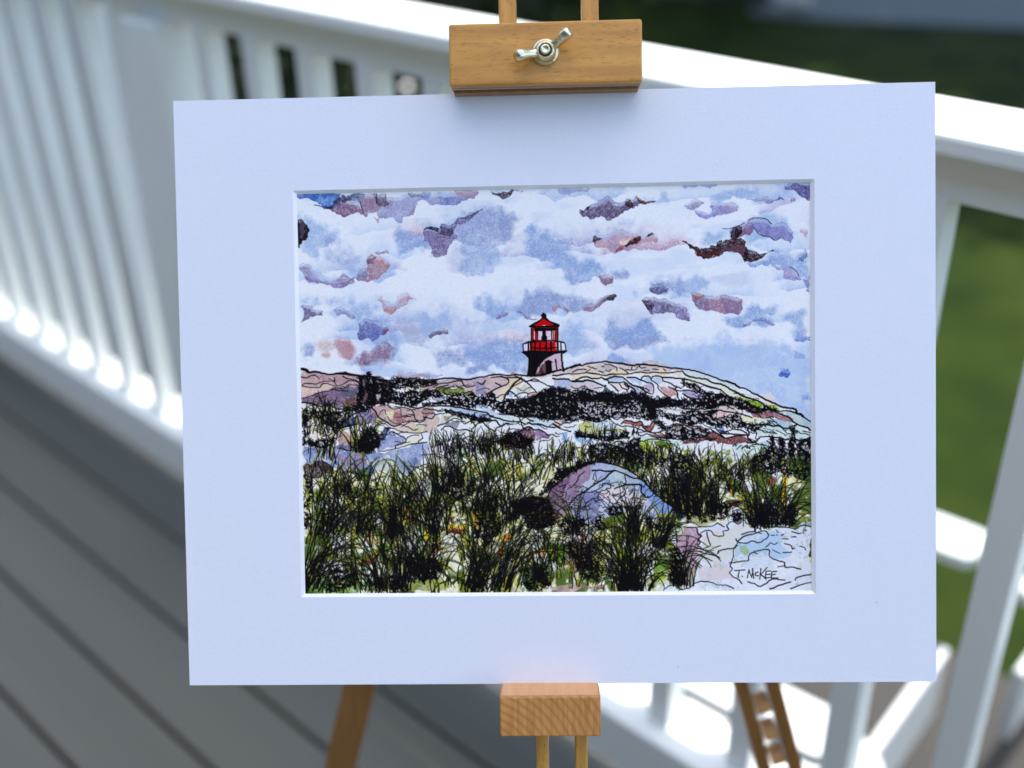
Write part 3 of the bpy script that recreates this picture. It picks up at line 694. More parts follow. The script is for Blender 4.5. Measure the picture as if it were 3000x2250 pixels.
     ('D', '1450,1420 1700,1420 1780,1500 1880,1600 1870,1659 1650,1640 1620,1500 1520,1500', (150, 148, 204), .8, None),
     ('D', '1850,1370 1890,1290 1980,1160 2010,1290 1950,1370', (88, 110, 178), .7, None),
     ('E', '110,480 300,470 480,560 470,640 330,650 210,700 120,740', (78, 70, 116), .75, LV),
     ('E', '650,540 770,470 840,530 960,580 1010,660 930,690 860,620 780,600 720,640', (86, 92, 142), .75, LV),
     ('E', '1360,380 1420,310 1500,400 1640,440 1850,260 2000,370 1850,440 1680,530 1590,620 1470,570 1440,480', LV, .75, (164, 136, 160)),
     ('E', '1450,560 1500,480 1640,470 1660,560 1590,620', (172, 128, 132), .75, None),
     ('E', '1050,760 1150,680 1260,700 1440,750 1550,860 1500,930 1400,940 1280,1060 1200,990 1120,1030 1050,1010 1030,920 1070,860', (98, 108, 182), .85, (82, 92, 160)),
     ('E', '1440,850 1520,800 1550,870 1500,930 1450,920', (120, 76, 110), .7, None),
     ('E', '180,0 980,0 1000,30 900,110 830,170 640,180 590,130 470,110 380,120 270,100 200,40', (128, 122, 184), .85, (106, 92, 142)),
     ('E', '1020,50 1060,0 1420,0 1300,40 1200,85 1120,70', (150, 130, 172), .8, None),
     ('E', '1120,1400 1230,1380 1240,1430 1200,1450 1130,1430', (80, 84, 110), .7, None),
     ('E', '1080,1440 1220,1440 1340,1380 1420,1320 1470,1340 1490,1440 1800,1480 2212,1540 2212,1620 1500,1620 1200,1580 1100,1520', LB, .8, BL),
     ('E', '1640,1659 1720,1520 1900,1530 2100,1560 2212,1600 2212,1659', (160, 136, 158), .65, None),
     ('F', '80,960 140,900 220,870 300,830 410,860 410,940 340,920 230,940 130,1010', (102, 98, 144), .8, None),
     ('F', '1180,690 1220,610 1280,570 1380,580 1350,640 1240,680', (118, 106, 158), .75, None),
     ('F', '1500,560 1600,580 1680,660 1850,680 1900,650 1850,690 1700,700 1640,640', (112, 106, 160), .6, None),
     ('F', '0,1560 300,1570 330,1600 200,1640 0,1640', LV, .6, None),
     ('G', '470,500 540,460 700,420 760,360 850,310 900,300 1000,280 1040,310 980,390 860,395 780,460 680,540 600,575 500,560', (136, 116, 150), .85, (96, 84, 120)),
     ('G', '870,370 900,310 1000,285 1030,310 970,390', (44, 42, 58), .8, None),
     ('G', '160,510 220,500 280,550 230,595', (150, 116, 138), .75, None), ('G', '0,470 90,450 130,490 60,530 0,570', (156, 128, 152), .7, None),
     ('G', '740,0 960,0 965,90 900,120 860,155 790,100', (132, 108, 142), .85, (110, 96, 140)),
     ('G', '1560,190 1640,120 1700,110 1880,190 1830,260 1740,285 1640,280 1570,240', (84, 92, 142), .88, None),
     ('G', '1430,390 1570,350 1700,370 1800,350 1880,400 2050,440 2180,560 2212,620 2212,720 2080,700 1960,590 1850,580 1720,600 1600,620 1540,540 1480,450', (90, 84, 126), .88, (128, 128, 184)),
     ('G', '1440,390 1580,370 1640,480 1600,610 1550,560 1480,440', (60, 46, 72), .7, None),
     ('G', '180,0 650,0 580,90 430,95 330,60 200,30', LV, .75, BL),
     ('G', '900,1150 1000,1200 1150,1090 1200,1070 1350,1160 1480,1180 1650,1110 1830,1060 1830,960 1700,960 1560,920 1450,1010 1300,930 1230,1000 1000,960 890,960', LV, .4, None),
     ('H', '110,260 180,250 230,260 400,310 640,290 760,320 960,370 970,520 900,630 830,600 730,600 600,590 460,540 330,540 200,470 150,380', (146, 118, 152), .88, (116, 104, 150)),
     ('H', '150,300 230,265 340,290 330,340 200,400', (150, 100, 100), .7, None),
     ('H', '600,320 760,320 960,370 970,520 900,630 730,600 640,480', (118, 108, 162), .5, None),
     ('H', '950,830 1060,730 1150,690 1300,650 1400,720 1500,780 1440,800 1330,740 1120,730 1000,820', (118, 118, 182), .7, None),
     ('H', '1800,1040 1850,960 1960,930 2060,960 2060,1050 1950,1070', (96, 128, 210), .75, None),
     ('H', '1580,1540 1640,1500 1740,1590 1700,1640 1620,1600', (74, 108, 200), .85, None),
     ('H', '1650,20 1800,0 2060,0 2060,280 2000,150 1950,60 1850,20', (118, 130, 196), .7, None),
     ('H', '0,480 50,500 60,600 120,720 60,720 0,690', (116, 106, 160), .75, None),
    ]
    for tile, s, c, a, c2 in W:
        if c2 is not None: wash(tile, s, LB, .6, soft=5, gr=.4)
        dark = sum(c) < 200
        wash(tile, s, c, a, c2=c2, edge=.5, rgh=.12, gr=.42, mott=.55 if dark else .8, bleed=.45 if dark else 1)
    line('A', '350,395 420,405 480,435 590,455 640,420; 1080,340 1110,450 1140,520; 1345,210 1350,370', 1.4)
    line('D', '1060,700 1130,665 1320,665 1440,750; 1150,810 1200,890 1300,950 1400,960 1480,1020 1590,980; 640,830 800,825 1000,740; 1720,1440 1830,1510 1885,1600; 0,1035 90,1080 170,1130', 1.1)
    # ------------------------------------------------------------------ land
    # paper again below the skyline, then rock colours
    land = '0,170 200,225 330,210 560,265 820,240 1060,285 1300,300 1520,365 1800,385 1880,345 2212,365'
    a = tp('I', '80,170 200,225 330,210 560,265 820,240 1060,285 1300,300 1520,365 1800,385 1880,345 2060,345')
    b = tp('J', '0,365 300,345 460,335 780,358 1000,315 1200,275 1320,270 1440,290 1560,272 1770,295 2080,285')
    c = tp('K', '0,225 180,190 340,150 600,85 900,50 1160,85 1380,115 1500,100 1960,155')
    d = tp('L', '0,180 300,235 540,320 760,390 970,490 1180,580 1450,720 1680,820 1880,870 2030,950 2180,1070 2260,1110')
    sky = np.vstack([a, b, c, d]); sky[0, 0] = -5
    poly = np.vstack([sky, [[CW+5, sky[-1, 1]], [CW+5, CH+5], [-5, CH+5]]])
    sy, sx, m = fill(np.vstack([poly, poly[:1]]))
    wpaper = np.array([208., 220., 244.])
    img[sy, sx] = img[sy, sx]*(1-m[..., None])+wpaper*m[..., None]
    RK = [
     ('I', '80,170 200,225 560,265 1060,285 1070,460 1040,800 820,850 700,860 580,800 430,815 330,790 80,745', (160, 140, 156), .9, (190, 174, 184)),
     ('I', '90,680 430,565 660,495 800,520 880,450 1050,460 1050,780 820,840 700,855 500,785 430,815 95,745', (112, 100, 140), .85, (120, 118, 168)),
     ('I', '780,480 1050,460 1050,640 850,640', (84, 98, 124), .7, None),
     ('I', '90,470 380,495 430,440 620,460 690,465 540,545 300,600 90,660', (206, 196, 204), .7, None),
     ('I', '800,660 1050,640 1040,790 820,830', (98, 74, 72), .75, None),
     ('I', '1060,290 1300,300 1520,365 1640,480 1640,700 1480,760 1100,780', (70, 56, 74), .85, (104, 82, 100)),
     ('I', '1640,480 2212,450 2212,560 1640,530', (200, 204, 190), .7, None),
     ('I', '1250,350 1300,380 1290,440 1250,420', WH, .95, None), ('I', '1330,600 1450,580 1450,650 1370,700 1330,680', WH, .95, None),
     ('I', '1240,640 1280,640 1270,740 1230,700', WH, .9, None), ('I', '1130,540 1180,540 1170,740 1120,740', (150, 124, 124), .9, None),
     ('I', '1560,600 1700,700 1850,800 1600,760', (150, 130, 140), .6, None),
     ('I', '720,1190 880,1020 1180,860 1260,830 1380,990 1340,1080 1200,1120 1020,1120 900,1150', (110, 108, 160), .85, (84, 76, 96)),
     ('I', '720,1190 800,1080 960,990 1020,1100 860,1160', (46, 70, 150), .85, None),
     ('I', '1260,830 1480,780 1700,830 1950,870 2212,830 2212,1000 2060,1080 1640,1150 1380,990', (168, 146, 160), .85, (190, 176, 178)),
     ('I', '1640,920 1780,940 1860,1050 1720,1130 1640,1060', (152, 104, 122), .7, None),
     ('I', '1520,900 1650,890 1640,1020 1560,1050 1500,980', (202, 208, 194), .9, None),
     ('I', '1380,1000 1480,1050 1340,1130 1260,1100', (150, 160, 110), .7, None),
     ('I', '1640,1150 1960,1060 2212,1060 2212,1250 1900,1260 1760,1240 1620,1190', (196, 186, 188), .8, (186, 196, 176)),
     ('I', '1500,1190 1640,1260 1870,1380 1680,1500 1400,1570 1380,1480 1480,1350', (120, 138, 200), .85, (150, 164, 216)),
     ('I', '1480,1180 1620,1190 1540,1280 1500,1360 1400,1440 1420,1280', (52, 52, 80), .85, None),
     ('I', '1870,1380 2090,1300 2120,1400 2060,1440 1800,1500', (208, 216, 220), .9, None),
     ('I', '720,1220 900,1300 1000,1450 1060,1560 900,1570 700,1500', (140, 110, 116), .75, (200, 180, 180)),
     ('I', '110,1480 400,1500 900,1590 1400,1600 1600,1659 110,1659', (88, 108, 168), .8, (140, 120, 150)),
     ('I', '100,780 330,800 700,880 900,870 700,1180 640,1300 300,1450 110,1420', (216, 214, 222), .5, None),
     ('J', '0,370 460,340 800,360 1000,315 1200,290 1400,300 1700,300 1640,420 1300,480 1080,640 900,620 640,470 0,520', (160, 146, 166), .82, (186, 172, 188)),
     ('J', '860,420 1050,380 1060,560 1040,640 900,620', (140, 144, 190), .8, None),
     ('J', '180,520 360,490 640,480 720,560 860,570 870,640 640,620 480,620 300,590', (84, 104, 40), .9, (128, 146, 66)),
     ('J', '1400,420 1640,340 1740,400 1480,520 1380,620 1370,720 1280,700 1200,560', (206, 202, 190), .9, (196, 190, 204)),
     ('J', '1480,560 1560,580 1520,680 1460,640', (150, 176, 230), .8, None), ('J', '1570,500 1760,440 1850,520 1800,580 1600,600', (186, 196, 196), .8, None),
     ('J', '1800,600 1920,560 1940,620 1860,650', (190, 160, 156), .8, None),
     ('J', '0,700 250,730 380,680 480,640 260,640 160,700', (120, 134, 170), .75, None),
     ('J', '0,820 180,840 200,960 0,1000', (150, 130, 140), .8, None), ('J', '0,1010 240,960 250,1150 160,1260 0,1240', (190, 180, 186), .8, (176, 160, 168)),
     ('J', '380,820 600,840 1000,910 1150,1000 1100,1060 900,1000 560,920', (180, 204, 236), .9, (150, 180, 226)),
     ('J', '840,840 940,785 1020,790 1200,880 1320,930 1220,990 1080,915', (150, 176, 226), .85, (176, 200, 238)),
     ('J', '1160,1000 1500,1000 1900,1000 2212,1080 2212,1160 1700,1110 1300,1060', (170, 200, 236), .8, (200, 216, 226)),
     ('J', '320,930 560,930 900,1020 960,1050 880,1140 700,1110 560,1020 380,1060 300,1120', (186, 204, 200), .8, (200, 216, 214)),
     ('J', '360,1160 400,1090 580,1040 620,1100 560,1210 460,1160', (130, 134, 160), .8, None),
     ('J', '340,980 420,990 450,1060 380,1080', (150, 130, 140), .7, None),
     ('J', '1650,1240 1800,1160 1890,1220 1910,1400 1700,1340', (106, 72, 104), .92, (120, 90, 120)),
     ('J', '1900,1250 1990,1210 2150,1310 2130,1370 1920,1400', (134, 112, 162), .9, None),
     ('J', '1330,1380 1640,1240 1720,1350 1900,1380 1750,1500 1500,1560 1330,1570', (60, 34, 46), .9, (90, 48, 60)),
     ('K', '180,190 400,120 800,60 1160,85 1500,105 2212,180 2212,215 1850,245 1480,240 1250,265 880,290 560,245 250,255', (150, 148, 174), .75, (196, 190, 196)),
     ('T', '340,1600 920,1490 1240,1440 1240,1520 700,1640 340,1640', (196, 196, 214), .9, None),
     ('K', '0,300 560,250 880,295 1400,250 2212,230 2212,330 1740,300 1280,320 1080,305 800,330 560,310 330,385 0,340', (220, 214, 212), .8, (208, 204, 198)),
     ('K', '0,350 330,390 640,375 760,420 840,500 700,560 440,570 240,530 0,480', (150, 172, 226), .8, (196, 190, 206)),
     ('K', '930,350 1080,310 1220,340 1230,400 1000,400', (160, 190, 234), .85, None), ('K', '1260,330 1400,330 1500,380 1480,470 1340,400', (160, 194, 236), .85, None),
     ('K', '1500,350 1640,310 1690,430 1540,390', (156, 188, 230), .85, None), ('K', '1690,340 1830,310 1880,400 1780,440', (170, 190, 230), .8, None),
     ('K', '1290,430 1420,480 1560,560 1560,620 1430,640 1380,540', (150, 160, 204), .8, None), ('K', '1500,480 1700,440 1710,560 1600,570', (166, 160, 196), .7, None),
     ('K', '1780,450 2060,480 2120,640 2000,680 1880,600', (190, 166, 176), .8, (170, 130, 136)),
     ('K', '1000,440 1200,430 1280,500 1180,540 1000,480', (210, 200, 208), .7, None), ('K', '880,470 1080,540 1000,590 860,540', (60, 76, 84), .8, None),
     ('K', '940,830 1000,760 1230,770 1280,780 1180,850 1120,830', (180, 204, 240), .95, None), ('K', '1300,810 1400,770 1500,790 1630,890 1590,915 1450,900 1380,840', (200, 222, 230), .95, None),
     ('K', '1840,830 2212,840 2212,910 1900,900', (150, 166, 206), .9, (186, 184, 206)),
     ('K', '0,1080 480,1040 900,1060 1160,1160 1160,1300 700,1290 300,1220 0,1160', (176, 204, 240), .85, (206, 222, 240)),
     ('K', '0,1080 140,1060 160,1130 60,1150', (206, 186, 180), .7, None),
     ('K', '150,1260 250,1240 240,1400 140,1380', (130, 170, 230), .8, None), ('K', '340,1270 400,1270 560,1380 700,1420 400,1400', (130, 176, 230), .85, None),
     ('K', '700,1400 1100,1380 1300,1400 1300,1500 1000,1470', (196, 220, 236), .8, None),
     ('K', '1160,1110 1250,1050 1400,1090 1500,1070 1560,1160 1640,1160 1700,1060 1740,1080 1720,1150 1650,1240 1560,1200 1500,1130 1410,1150', (124, 78, 80), .92, (150, 100, 100)),
     ('K', '1640,1270 1800,1290 2020,1320 1980,1380 1840,1370 1720,1340', (124, 80, 92), .9, None),
     ('K', '2000,1160 2100,1120 2212,1140 2212,1200', (206, 180, 180), .8, None),
     ('K', '1480,1300 1700,1330 2212,1390 2212,1480 1500,1420', (180, 212, 222), .85, None),
     ('K', '1480,1430 1640,1400 1700,1560 1660,1659 1500,1600', (130, 166, 44), .9, (160, 190, 70)), ('K', '1740,1400 2050,1450 2030,1560 1800,1520', (96, 130, 40), .9, None),
     ('K', '440,1120 800,1200 1260,1200 1250,1270 800,1280 440,1230', (170, 180, 90), .6, None),
     ('K', '800,720 960,720 930,800 820,780', (120, 130, 40), .6, None),
     ('L', '0,200 420,290 760,400 1180,590 1680,830 1640,900 1400,790 1000,640 690,460 300,350 60,290', (206, 208, 228), .85, (180, 206, 226)),
     ('L', '60,300 300,360 690,470 1100,680 1340,760 1380,800 1180,790 860,670 640,530 330,435 0,345', (210, 206, 214), .7, (196, 214, 206)),
     ('L', '860,620 1100,680 1340,750 1370,810 1300,860 1180,800 1000,700 900,690', (170, 190, 110), .85, (200, 208, 150)),
     ('L', '1100,700 1280,740 1360,790 1300,860 1160,830', (110, 150, 40), .8, None), ('L', '1420,780 1600,820 1650,890 1540,880', (150, 180, 70), .9, None),
     ('L', '0,560 160,560 380,620 370,650 200,690 60,640', (160, 160, 206), .9, None),
     ('L', '1650,905 1830,895 2060,980 2180,1090 2180,1190 1960,1120 1820,1000', (140, 174, 226), .9, (180, 206, 206)),
     ('L', '1030,870 1500,880 1640,920 1850,1010 1900,1100 1820,1080 1680,1060 1560,1000 1400,1020 1200,1000 860,800', (112, 76, 96), .88, (146, 116, 132)),
     ('L', '0,850 200,840 540,830 700,790 900,850 1030,930 860,900 700,880 500,880 380,930 140,870 0,900', (190, 196, 206), .85, (176, 150, 160)),
     ('L', '480,960 600,890 700,890 860,940 860,960 720,990 640,1030 530,1020', (206, 186, 200), .95, None),
     ('L', '960,960 1200,1000 1400,1020 1680,1060 1850,1090 1880,1150 1720,1190 1480,1110 1150,1110 1030,1080', (214, 218, 200), .85, (150, 186, 220)),
     ('L', '1260,1200 1440,1120 1720,1200 1900,1150 2180,1230 2180,1350 2050,1380 1800,1365 1520,1330 1280,1330', (196, 220, 232), .9, (180, 208, 226)),
     ('L', '580,1150 680,1150 720,1240 640,1270', (84, 118, 190), .8, None),
     ('L', '720,1270 860,1210 1080,1260 1090,1300 960,1290', (216, 222, 240), .95, None),
     ('L', '0,1420 130,1370 380,1340 420,1270 490,1240 560,1270 700,1340 860,1340 1100,1350 1180,1420 1000,1440 850,1470 600,1460 560,1400 400,1390 100,1450 0,1450', (104, 62, 72), .93, (120, 80, 92)),
     ('L', '0,1130 300,1170 400,1240 200,1220', (180, 160, 176), .7, None),
     ('L', '860,1460 1200,1440 1450,1400 1420,1659 900,1659', (190, 216, 222), .85, (170, 200, 228)),
     ('L', '0,1560 80,1540 100,1640 0,1659', (130, 160, 50), .8, None), ('L', '460,1540 800,1540 820,1659 460,1659', (124, 156, 46), .85, (90, 120, 40)),
    ]
    for tile, s, c_, a_, c2 in RK:
        wash(tile, s, c_, a_, c2=c2, edge=.15, rgh=.1, gr=.42, mott=.5)
    # --- lower field: rocks
    RK2 = [
     ('M', '80,30 350,60 800,110 1100,60 1450,0 1300,300 1080,330 820,330 560,330 420,260 80,230', (110, 134, 196), .85, (170, 186, 226)),
     ('M', '360,90 740,90 800,190 640,280 500,240', (140, 124, 156), .6, None), ('M', '80,230 340,210 420,330 250,370 80,350', (60, 46, 56), .85, None),
     ('M', '760,180 1000,120 1100,260 900,320', (200, 214, 222), .7, None),
     ('M', '660,280 780,260 800,380 680,400', (80, 120, 40), .8, None),
     ('M', '90,1450 420,1500 560,1640 90,1640', (150, 196, 130), .85, (60, 90, 30)),
     ('M', '560,1450 900,1500 940,1610 500,1620', (180, 206, 206), .8, (120, 160, 100)),
     ('M', '1250,1440 1600,1480 1640,1610 1180,1610', (130, 146, 80), .85, (170, 190, 130)),
     ('N', '660,590 700,480 800,400 900,320 1060,240 1180,195 1280,205 1420,230 1560,290 1680,390 1800,500 1920,620 2060,700 2190,780 2120,840 1850,840 1700,780 1500,760 1300,800 1200,880 1000,860 900,800 740,830 700,700', (144, 166, 224), .9, (172, 190, 232)),
     ('N', '660,590 700,480 800,400 900,320 1060,240 1130,215 1100,400 1000,560 900,660 900,800 740,830 700,700', (128, 112, 152), .9, (150, 132, 172)),
     ('N', '640,610 700,480 800,400 920,320 900,420 830,540 800,680 740,810 690,700', (70, 54, 78), .7, (104, 86, 122)),
     ('N', '1060,540 1200,500 1240,640 1160,840 960,800 900,680', (120, 128, 186), .8, None),
     ('N', '1230,520 1480,470 1660,540 1760,620 1500,680 1250,640', (204, 204, 226), .8, None),
     ('N', '1300,330 1400,300 1500,350 1480,470 1330,440', (176, 200, 226), .7, None),
     ('N', '1640,380 1800,500 1960,640 2190,780 2100,830 1900,760 1760,620 1680,520', (120, 158, 228), .85, None),
     ('N', '240,640 480,560 640,590 740,740 760,830 700,900 560,940 420,920 400,760 260,700', (34, 26, 34), .95, (60, 42, 50)),
     ('N', '480,640 640,600 720,680 660,740 520,720', (96, 66, 76), .6, None),
     ('N', '1880,760 2060,780 2110,860 1960,930 1860,880', (190, 206, 150), .85, (130, 150, 70)),
     ('N', '680,1560 1000,1500 1280,1540 1290,1600 700,1600', (190, 180, 188), .9, (130, 112, 120)),
     ('N', '120,1560 250,1520 320,1610 100,1610', (170, 162, 178), .8, None),
     ('N', '830,1150 1180,1080 1160,1300 960,1420 820,1300', (96, 76, 78), .75, (160, 140, 140)),
     ('N', '640,1120 860,1090 820,1280 680,1290', (60, 110, 30), .9, (110, 160, 50)),
     ('N', '460,1220 640,1150 620,1200 500,1240', (214, 140, 30), 1, None), ('N', '90,1230 170,1000 300,940 280,1020 170,1130 160,1270', (208, 140, 40), .95, None),
     ('N', '1440,1130 1560,1120 1600,1240 1780,1200 1780,1290 1500,1320', (110, 156, 40), .9, None), ('N', '1850,1250 1960,1300 1940,1480 1820,1500', (110, 150, 50), .85, (170, 196, 110)),
     ('N', '1000,1000 1060,970 1060,1060', (190, 60, 90), .8, None), ('N', '840,980 880,980 870,1030', (214, 180, 70), .9, None),
     ('N', '380,1340 700,1330 680,1560 420,1590', (34, 60, 30), .8, (70, 90, 30)),
     ('M', '1180,700 1290,740 1280,880 1180,860', (220, 150, 60), .8, None), ('M', '1400,900 1470,900 1450,1060 1400,1040', (206, 206, 50), .95, None),
     ('M', '1620,900 1900,860 1880,960 1640,980', (232, 200, 90), .9, None), ('M', '1640,950 1860,950 1840,990 1640,1000', (110, 40, 50), .8, None),
     ('M', '1920,760 2000,760 2000,960 1930,940', (232, 190, 90), .85, None), ('M', '1460,1100 1560,1060 1600,1180 1460,1240', (186, 110, 50), .8, None),
     ('M', '700,1260 900,1200 860,1320 740,1320', (120, 66, 50), .75, None), ('M', '1660,800 1740,800 1700,860', (120, 40, 60), .8, None),
     ('M', '740,990 830,1000 880,1100 760,1060', (216, 160, 90), .6, None),
     ('M', '200,520 310,460 280,580 200,600', (120, 160, 60), .85, None), ('M', '880,560 1000,560 980,700 900,720', (176, 196, 90), .8, None),
     ('M', '1500,300 1620,280 1610,560 1520,560', (70, 100, 40), .75, (160, 190, 70)), ('M', '1900,440 1990,440 1960,510', (200, 200, 70), .9, None),
     ('M', '1370,600 1500,560 1500,720 1420,800 1380,760', (200, 206, 110), .85, None),
     ('O', '1120,480 1200,500 1160,560', (220, 150, 60), .9, None), ('O', '1250,560 1330,620 1260,620', (226, 160, 50), .95, None),
     ('O', '1730,360 1800,340 1780,480 1780,620 1740,720 1730,560', (240, 200, 60), .95, None), ('O', '1850,680 1920,700 1880,760', (240, 200, 60), .9, None),
     ('O', '1140,640 1260,620 1280,680 1150,690', (70, 22, 46), .9, None), ('O', '1560,400 1640,370 1650,440 1560,450', (110, 40, 70), .9, None), ('O', '1290,470 1350,460 1350,530 1300,530', (120, 60, 110), .85, None),
     ('O', '1320,600 1500,600 1500,860 1400,800', (150, 170, 90), .75, None), ('O', '1850,150 2050,180 2050,420 1860,360', (40, 80, 40), .8, None),
     ('O', '600,560 1000,560 960,840 700,860', (130, 140, 70), .6, (190, 200, 150)), ('O', '840,220 900,200 880,300', (110, 160, 50), .9, None),
    ]
    # underpaint of the grass: cream, yellow-green and green patches
    g = np.clip((N2*.5+N3*.5-.47)*7, 0, 1)
    gy0 = P(1500, 1345)[1]
    yy = np.arange(CH)[:, None]; xx = np.arange(CW)[None, :]
    fieldm = np.clip((yy-gy0-(N2-.5)*50)/8, 0, 1)
    cream = np.array([222., 228., 222.]); ygr = np.array([176., 186., 132.]); gre = np.array([72., 98., 38.])
    m3 = (fieldm*.8*np.clip((N1*.6+N2*.5-.36)*3, 0, 1))[..., None]
    img[:] = img*(1-m3)+cream*m3
    m3 = (fieldm*g*.62*(.5+N5))[..., None]; img[:] = img*(1-m3)+ygr*m3
    m3 = (fieldm*np.clip((fbm(18, 50)*.6+fbm(40, 60)*.4-.50)*9, 0, 1)*.85)[..., None]; img[:] = img*(1-m3)+gre*m3
    # sandy rock at lower right
    wash('O', '400,1600 640,1480 540,1060 650,920 870,880 1060,860 1160,740 1220,690 1300,720 1340,830 1540,910 1850,920 2080,890 2080,1600', (204, 219, 249), 1, c2=(196, 212, 246), edge=0, mott=0, gr=.05)
    for s, c_, a_ in [('650,930 800,920 830,1100 800,1200 780,1340 700,1560 620,1560 640,1300 560,1100', (166, 140, 176), .85),
                      ('820,1000 1060,880 1060,1020 900,1100', (206, 196, 206), .8), ('830,1120 1100,960 1300,840 1400,900 1340,1000 1240,1040 1190,1200 1040,1300 860,1300', (196, 208, 224), .8),
                      ('1560,960 1750,1000 1830,1200 1740,1260 1590,1200 1560,1160 1360,1220 1210,1240 1240,1080 1400,1060', (164, 196, 240), .85),
                      ('1280,1000 1500,960 1560,1000 1400,1050 1260,1060', (176, 204, 240), .7), ('1200,1240 1360,1230 1500,1180 1640,1280 1700,1400 1300,1360', (190, 212, 246), .6),
                      ('1260,1110 1330,1110 1370,1190 1320,1225 1270,1180', (150, 184, 150), .9), ('800,1340 1000,1300 1180,1320 1180,1480 900,1500', (196, 198, 220), .7),
                      ('1200,780 1260,760 1270,860 1200,860', (100, 90, 130), .6), ('1880,900 2050,840 2050,900', (170, 200, 240), .8)]:
        wash('O', s, c_, a_, edge=.1, rgh=.14, gr=.45)
    for tile, s, c_, a_, c2 in RK2:
        wash(tile, s, c_, a_, c2=c2, edge=.15, rgh=.12, gr=.4, mott=.5)
    # ------------------------------------------------------------------ ink: skyline and ledges
    a = 'I'
    line(a, '80,185 160,200 200,235 330,222 430,250 560,272 640,268 720,250 820,250 940,272 1060,292 1190,300', 5.2, var=.4)
    line(a, '80,175 150,185 190,225', 5); line(a, '680,255 820,262 960,280 1150,310', 4)
    line(a, '1190,300 1300,305 1400,345 1520,370 1640,375 1800,388 1880,350 1980,335 2060,348 2212,366', 3)
    line(a, '80,310 170,330 240,290 310,285 350,310 380,345; 90,450 150,425 300,430 450,395 560,385 640,400 690,465 780,440 880,380 1000,385 1030,410; 90,470 200,490 380,495 430,440 500,425 620,460 690,465; 90,680 220,650 330,600 430,565 540,545 660,495 800,520 880,450 1040,460; 640,330 650,390; 540,340 640,385', 2.1)
    line(a, '95,745 220,755 330,790 430,815 500,785 580,800 700,860 820,850 960,820 1040,790 1200,765 1450,760 1560,740 1700,770 1850,800 2060,850 2212,800', 3)
    line(a, '720,1190 780,1100 880,1020 1000,940 1180,860 1260,830 1340,900 1380,990 1500,1060 1640,1150 1780,1130 1880,1110 1960,1060 2060,1080 2150,1070 2212,990', 3)
    line(a, '720,1200 900,1150 1020,1120; 1380,1580 1500,1570 1670,1540 1800,1500 1950,1460 2060,1440 2212,1430; 1500,1180 1640,1190 1760,1240 1900,1260 2090,1270 2212,1240; 1640,1260 1780,1320 1870,1380 1800,1450 1690,1480 1680,1530; 1870,1360 1960,1310 2080,1300; 230,1480 400,1500; 700,1520 900,1570 1040,1540; 2120,1270 2140,1360 2080,1400 2070,1440', 2.4)
    line(a, '1550,1190 1530,1260 1500,1340 1400,1420; 1560,820 1640,860 1760,850 1790,980 1900,950 2000,960 1830,1000; 1680,820 1900,850 2000,940 2020,1040 2140,1050 2180,1000; 1380,990 1440,900 1500,880 1520,960; 1540,980 1620,1080 1780,1130; 1480,790 1560,800 1620,850', 2)
    line(a, '780,300 860,340 960,360 1060,400; 1300,310 1400,380 1560,400 1640,470; 1400,360 1600,420 1640,480', 3)
    for x0, x1, y0, y1 in [(1060, 1115, 330, 850), (1190, 1252, 255, 770), (1290, 1340, 330, 760)]:
        scribble(a, f'{x0},{y0} {x1},{y0+10} {x1},{y1} {x0},{y1}', .94, 1.6, rgh=.06)
    scribble(a, '1250,430 1340,400 1600,470 1640,560 1600,620 1500,560 1340,600 1340,760 1260,760', .8, 2.2)
    scribble(a, '1450,590 1560,600 1640,700 1560,740 1440,760', .82, 2)
    scribble(a, '1600,400 1880,350 2212,370 2212,450 1900,470 1620,480', .82, 2.0)
    scribble(a, '1620,540 1900,560 2212,560 2212,700 2080,760 1900,800 1780,790 1640,700', .86, 2.1)
    scribble(a, '1060,790 1300,770 1500,760 1480,790 1250,830 1120,880 960,900 960,850', .85, 2)
    scribble(a, '100,860 330,900 700,900 900,850 960,860 920,980 800,1080 720,1180 640,1280 500,1120 300,980 120,1100', .6, 2.6)
    scribble(a, '100,1000 180,1000 140,1440 110,1450', .8, 2.2)
    scribble(a, '200,1380 400,1380 640,1350 600,1480 380,1500 220,1460', .75, 2.4)
    scribble(a, '1180,1250 1280,1180 1400,1350 1400,1500 1300,1560 1120,1560 1080,1480', .93, 1.8)
    a = 'J'
    line(a, '0,365 200,360 300,345 460,335 620,352 780,358 880,335 1000,315 1100,295 1200,275 1320,270 1440,290 1560,272 1680,288 1770,295 1900,300 2080,285', 3.6)
    line(a, '0,805 370,805 600,830 800,870 1000,905 1080,920 1160,990 1300,1020 1450,1070 1640,1075 1740,1120; 20,860 180,870 300,900 380,870 560,920 780,980 900,1010 960,1050 1080,1070 1230,1055 1290,1120 1340,1150 1400,1110 1460,1110', 3.3)
    line(a, '0,1000 150,1020 200,960 320,940 360,930; 250,1150 400,1090 500,1030 560,1020 640,1050 700,1110 800,1070 860,1100 890,1140 960,1080 1020,1090 1100,1170 1190,1220 1230,1240 1250,1190 1330,1150; 310,1220 370,1160 460,1160 580,1220 720,1210 840,1250; 820,1210 900,1130', 2.6)
    line(a, '1300,950 1500,960 1640,990 1760,990 1900,985 2060,1010 2212,1040; 1790,1090 1880,1120 2000,1120 2100,1160 2212,1170; 1650,1240 1800,1160 1890,1220 1990,1210 2100,1280 2150,1310; 1640,1010 1700,1160', 3.2)
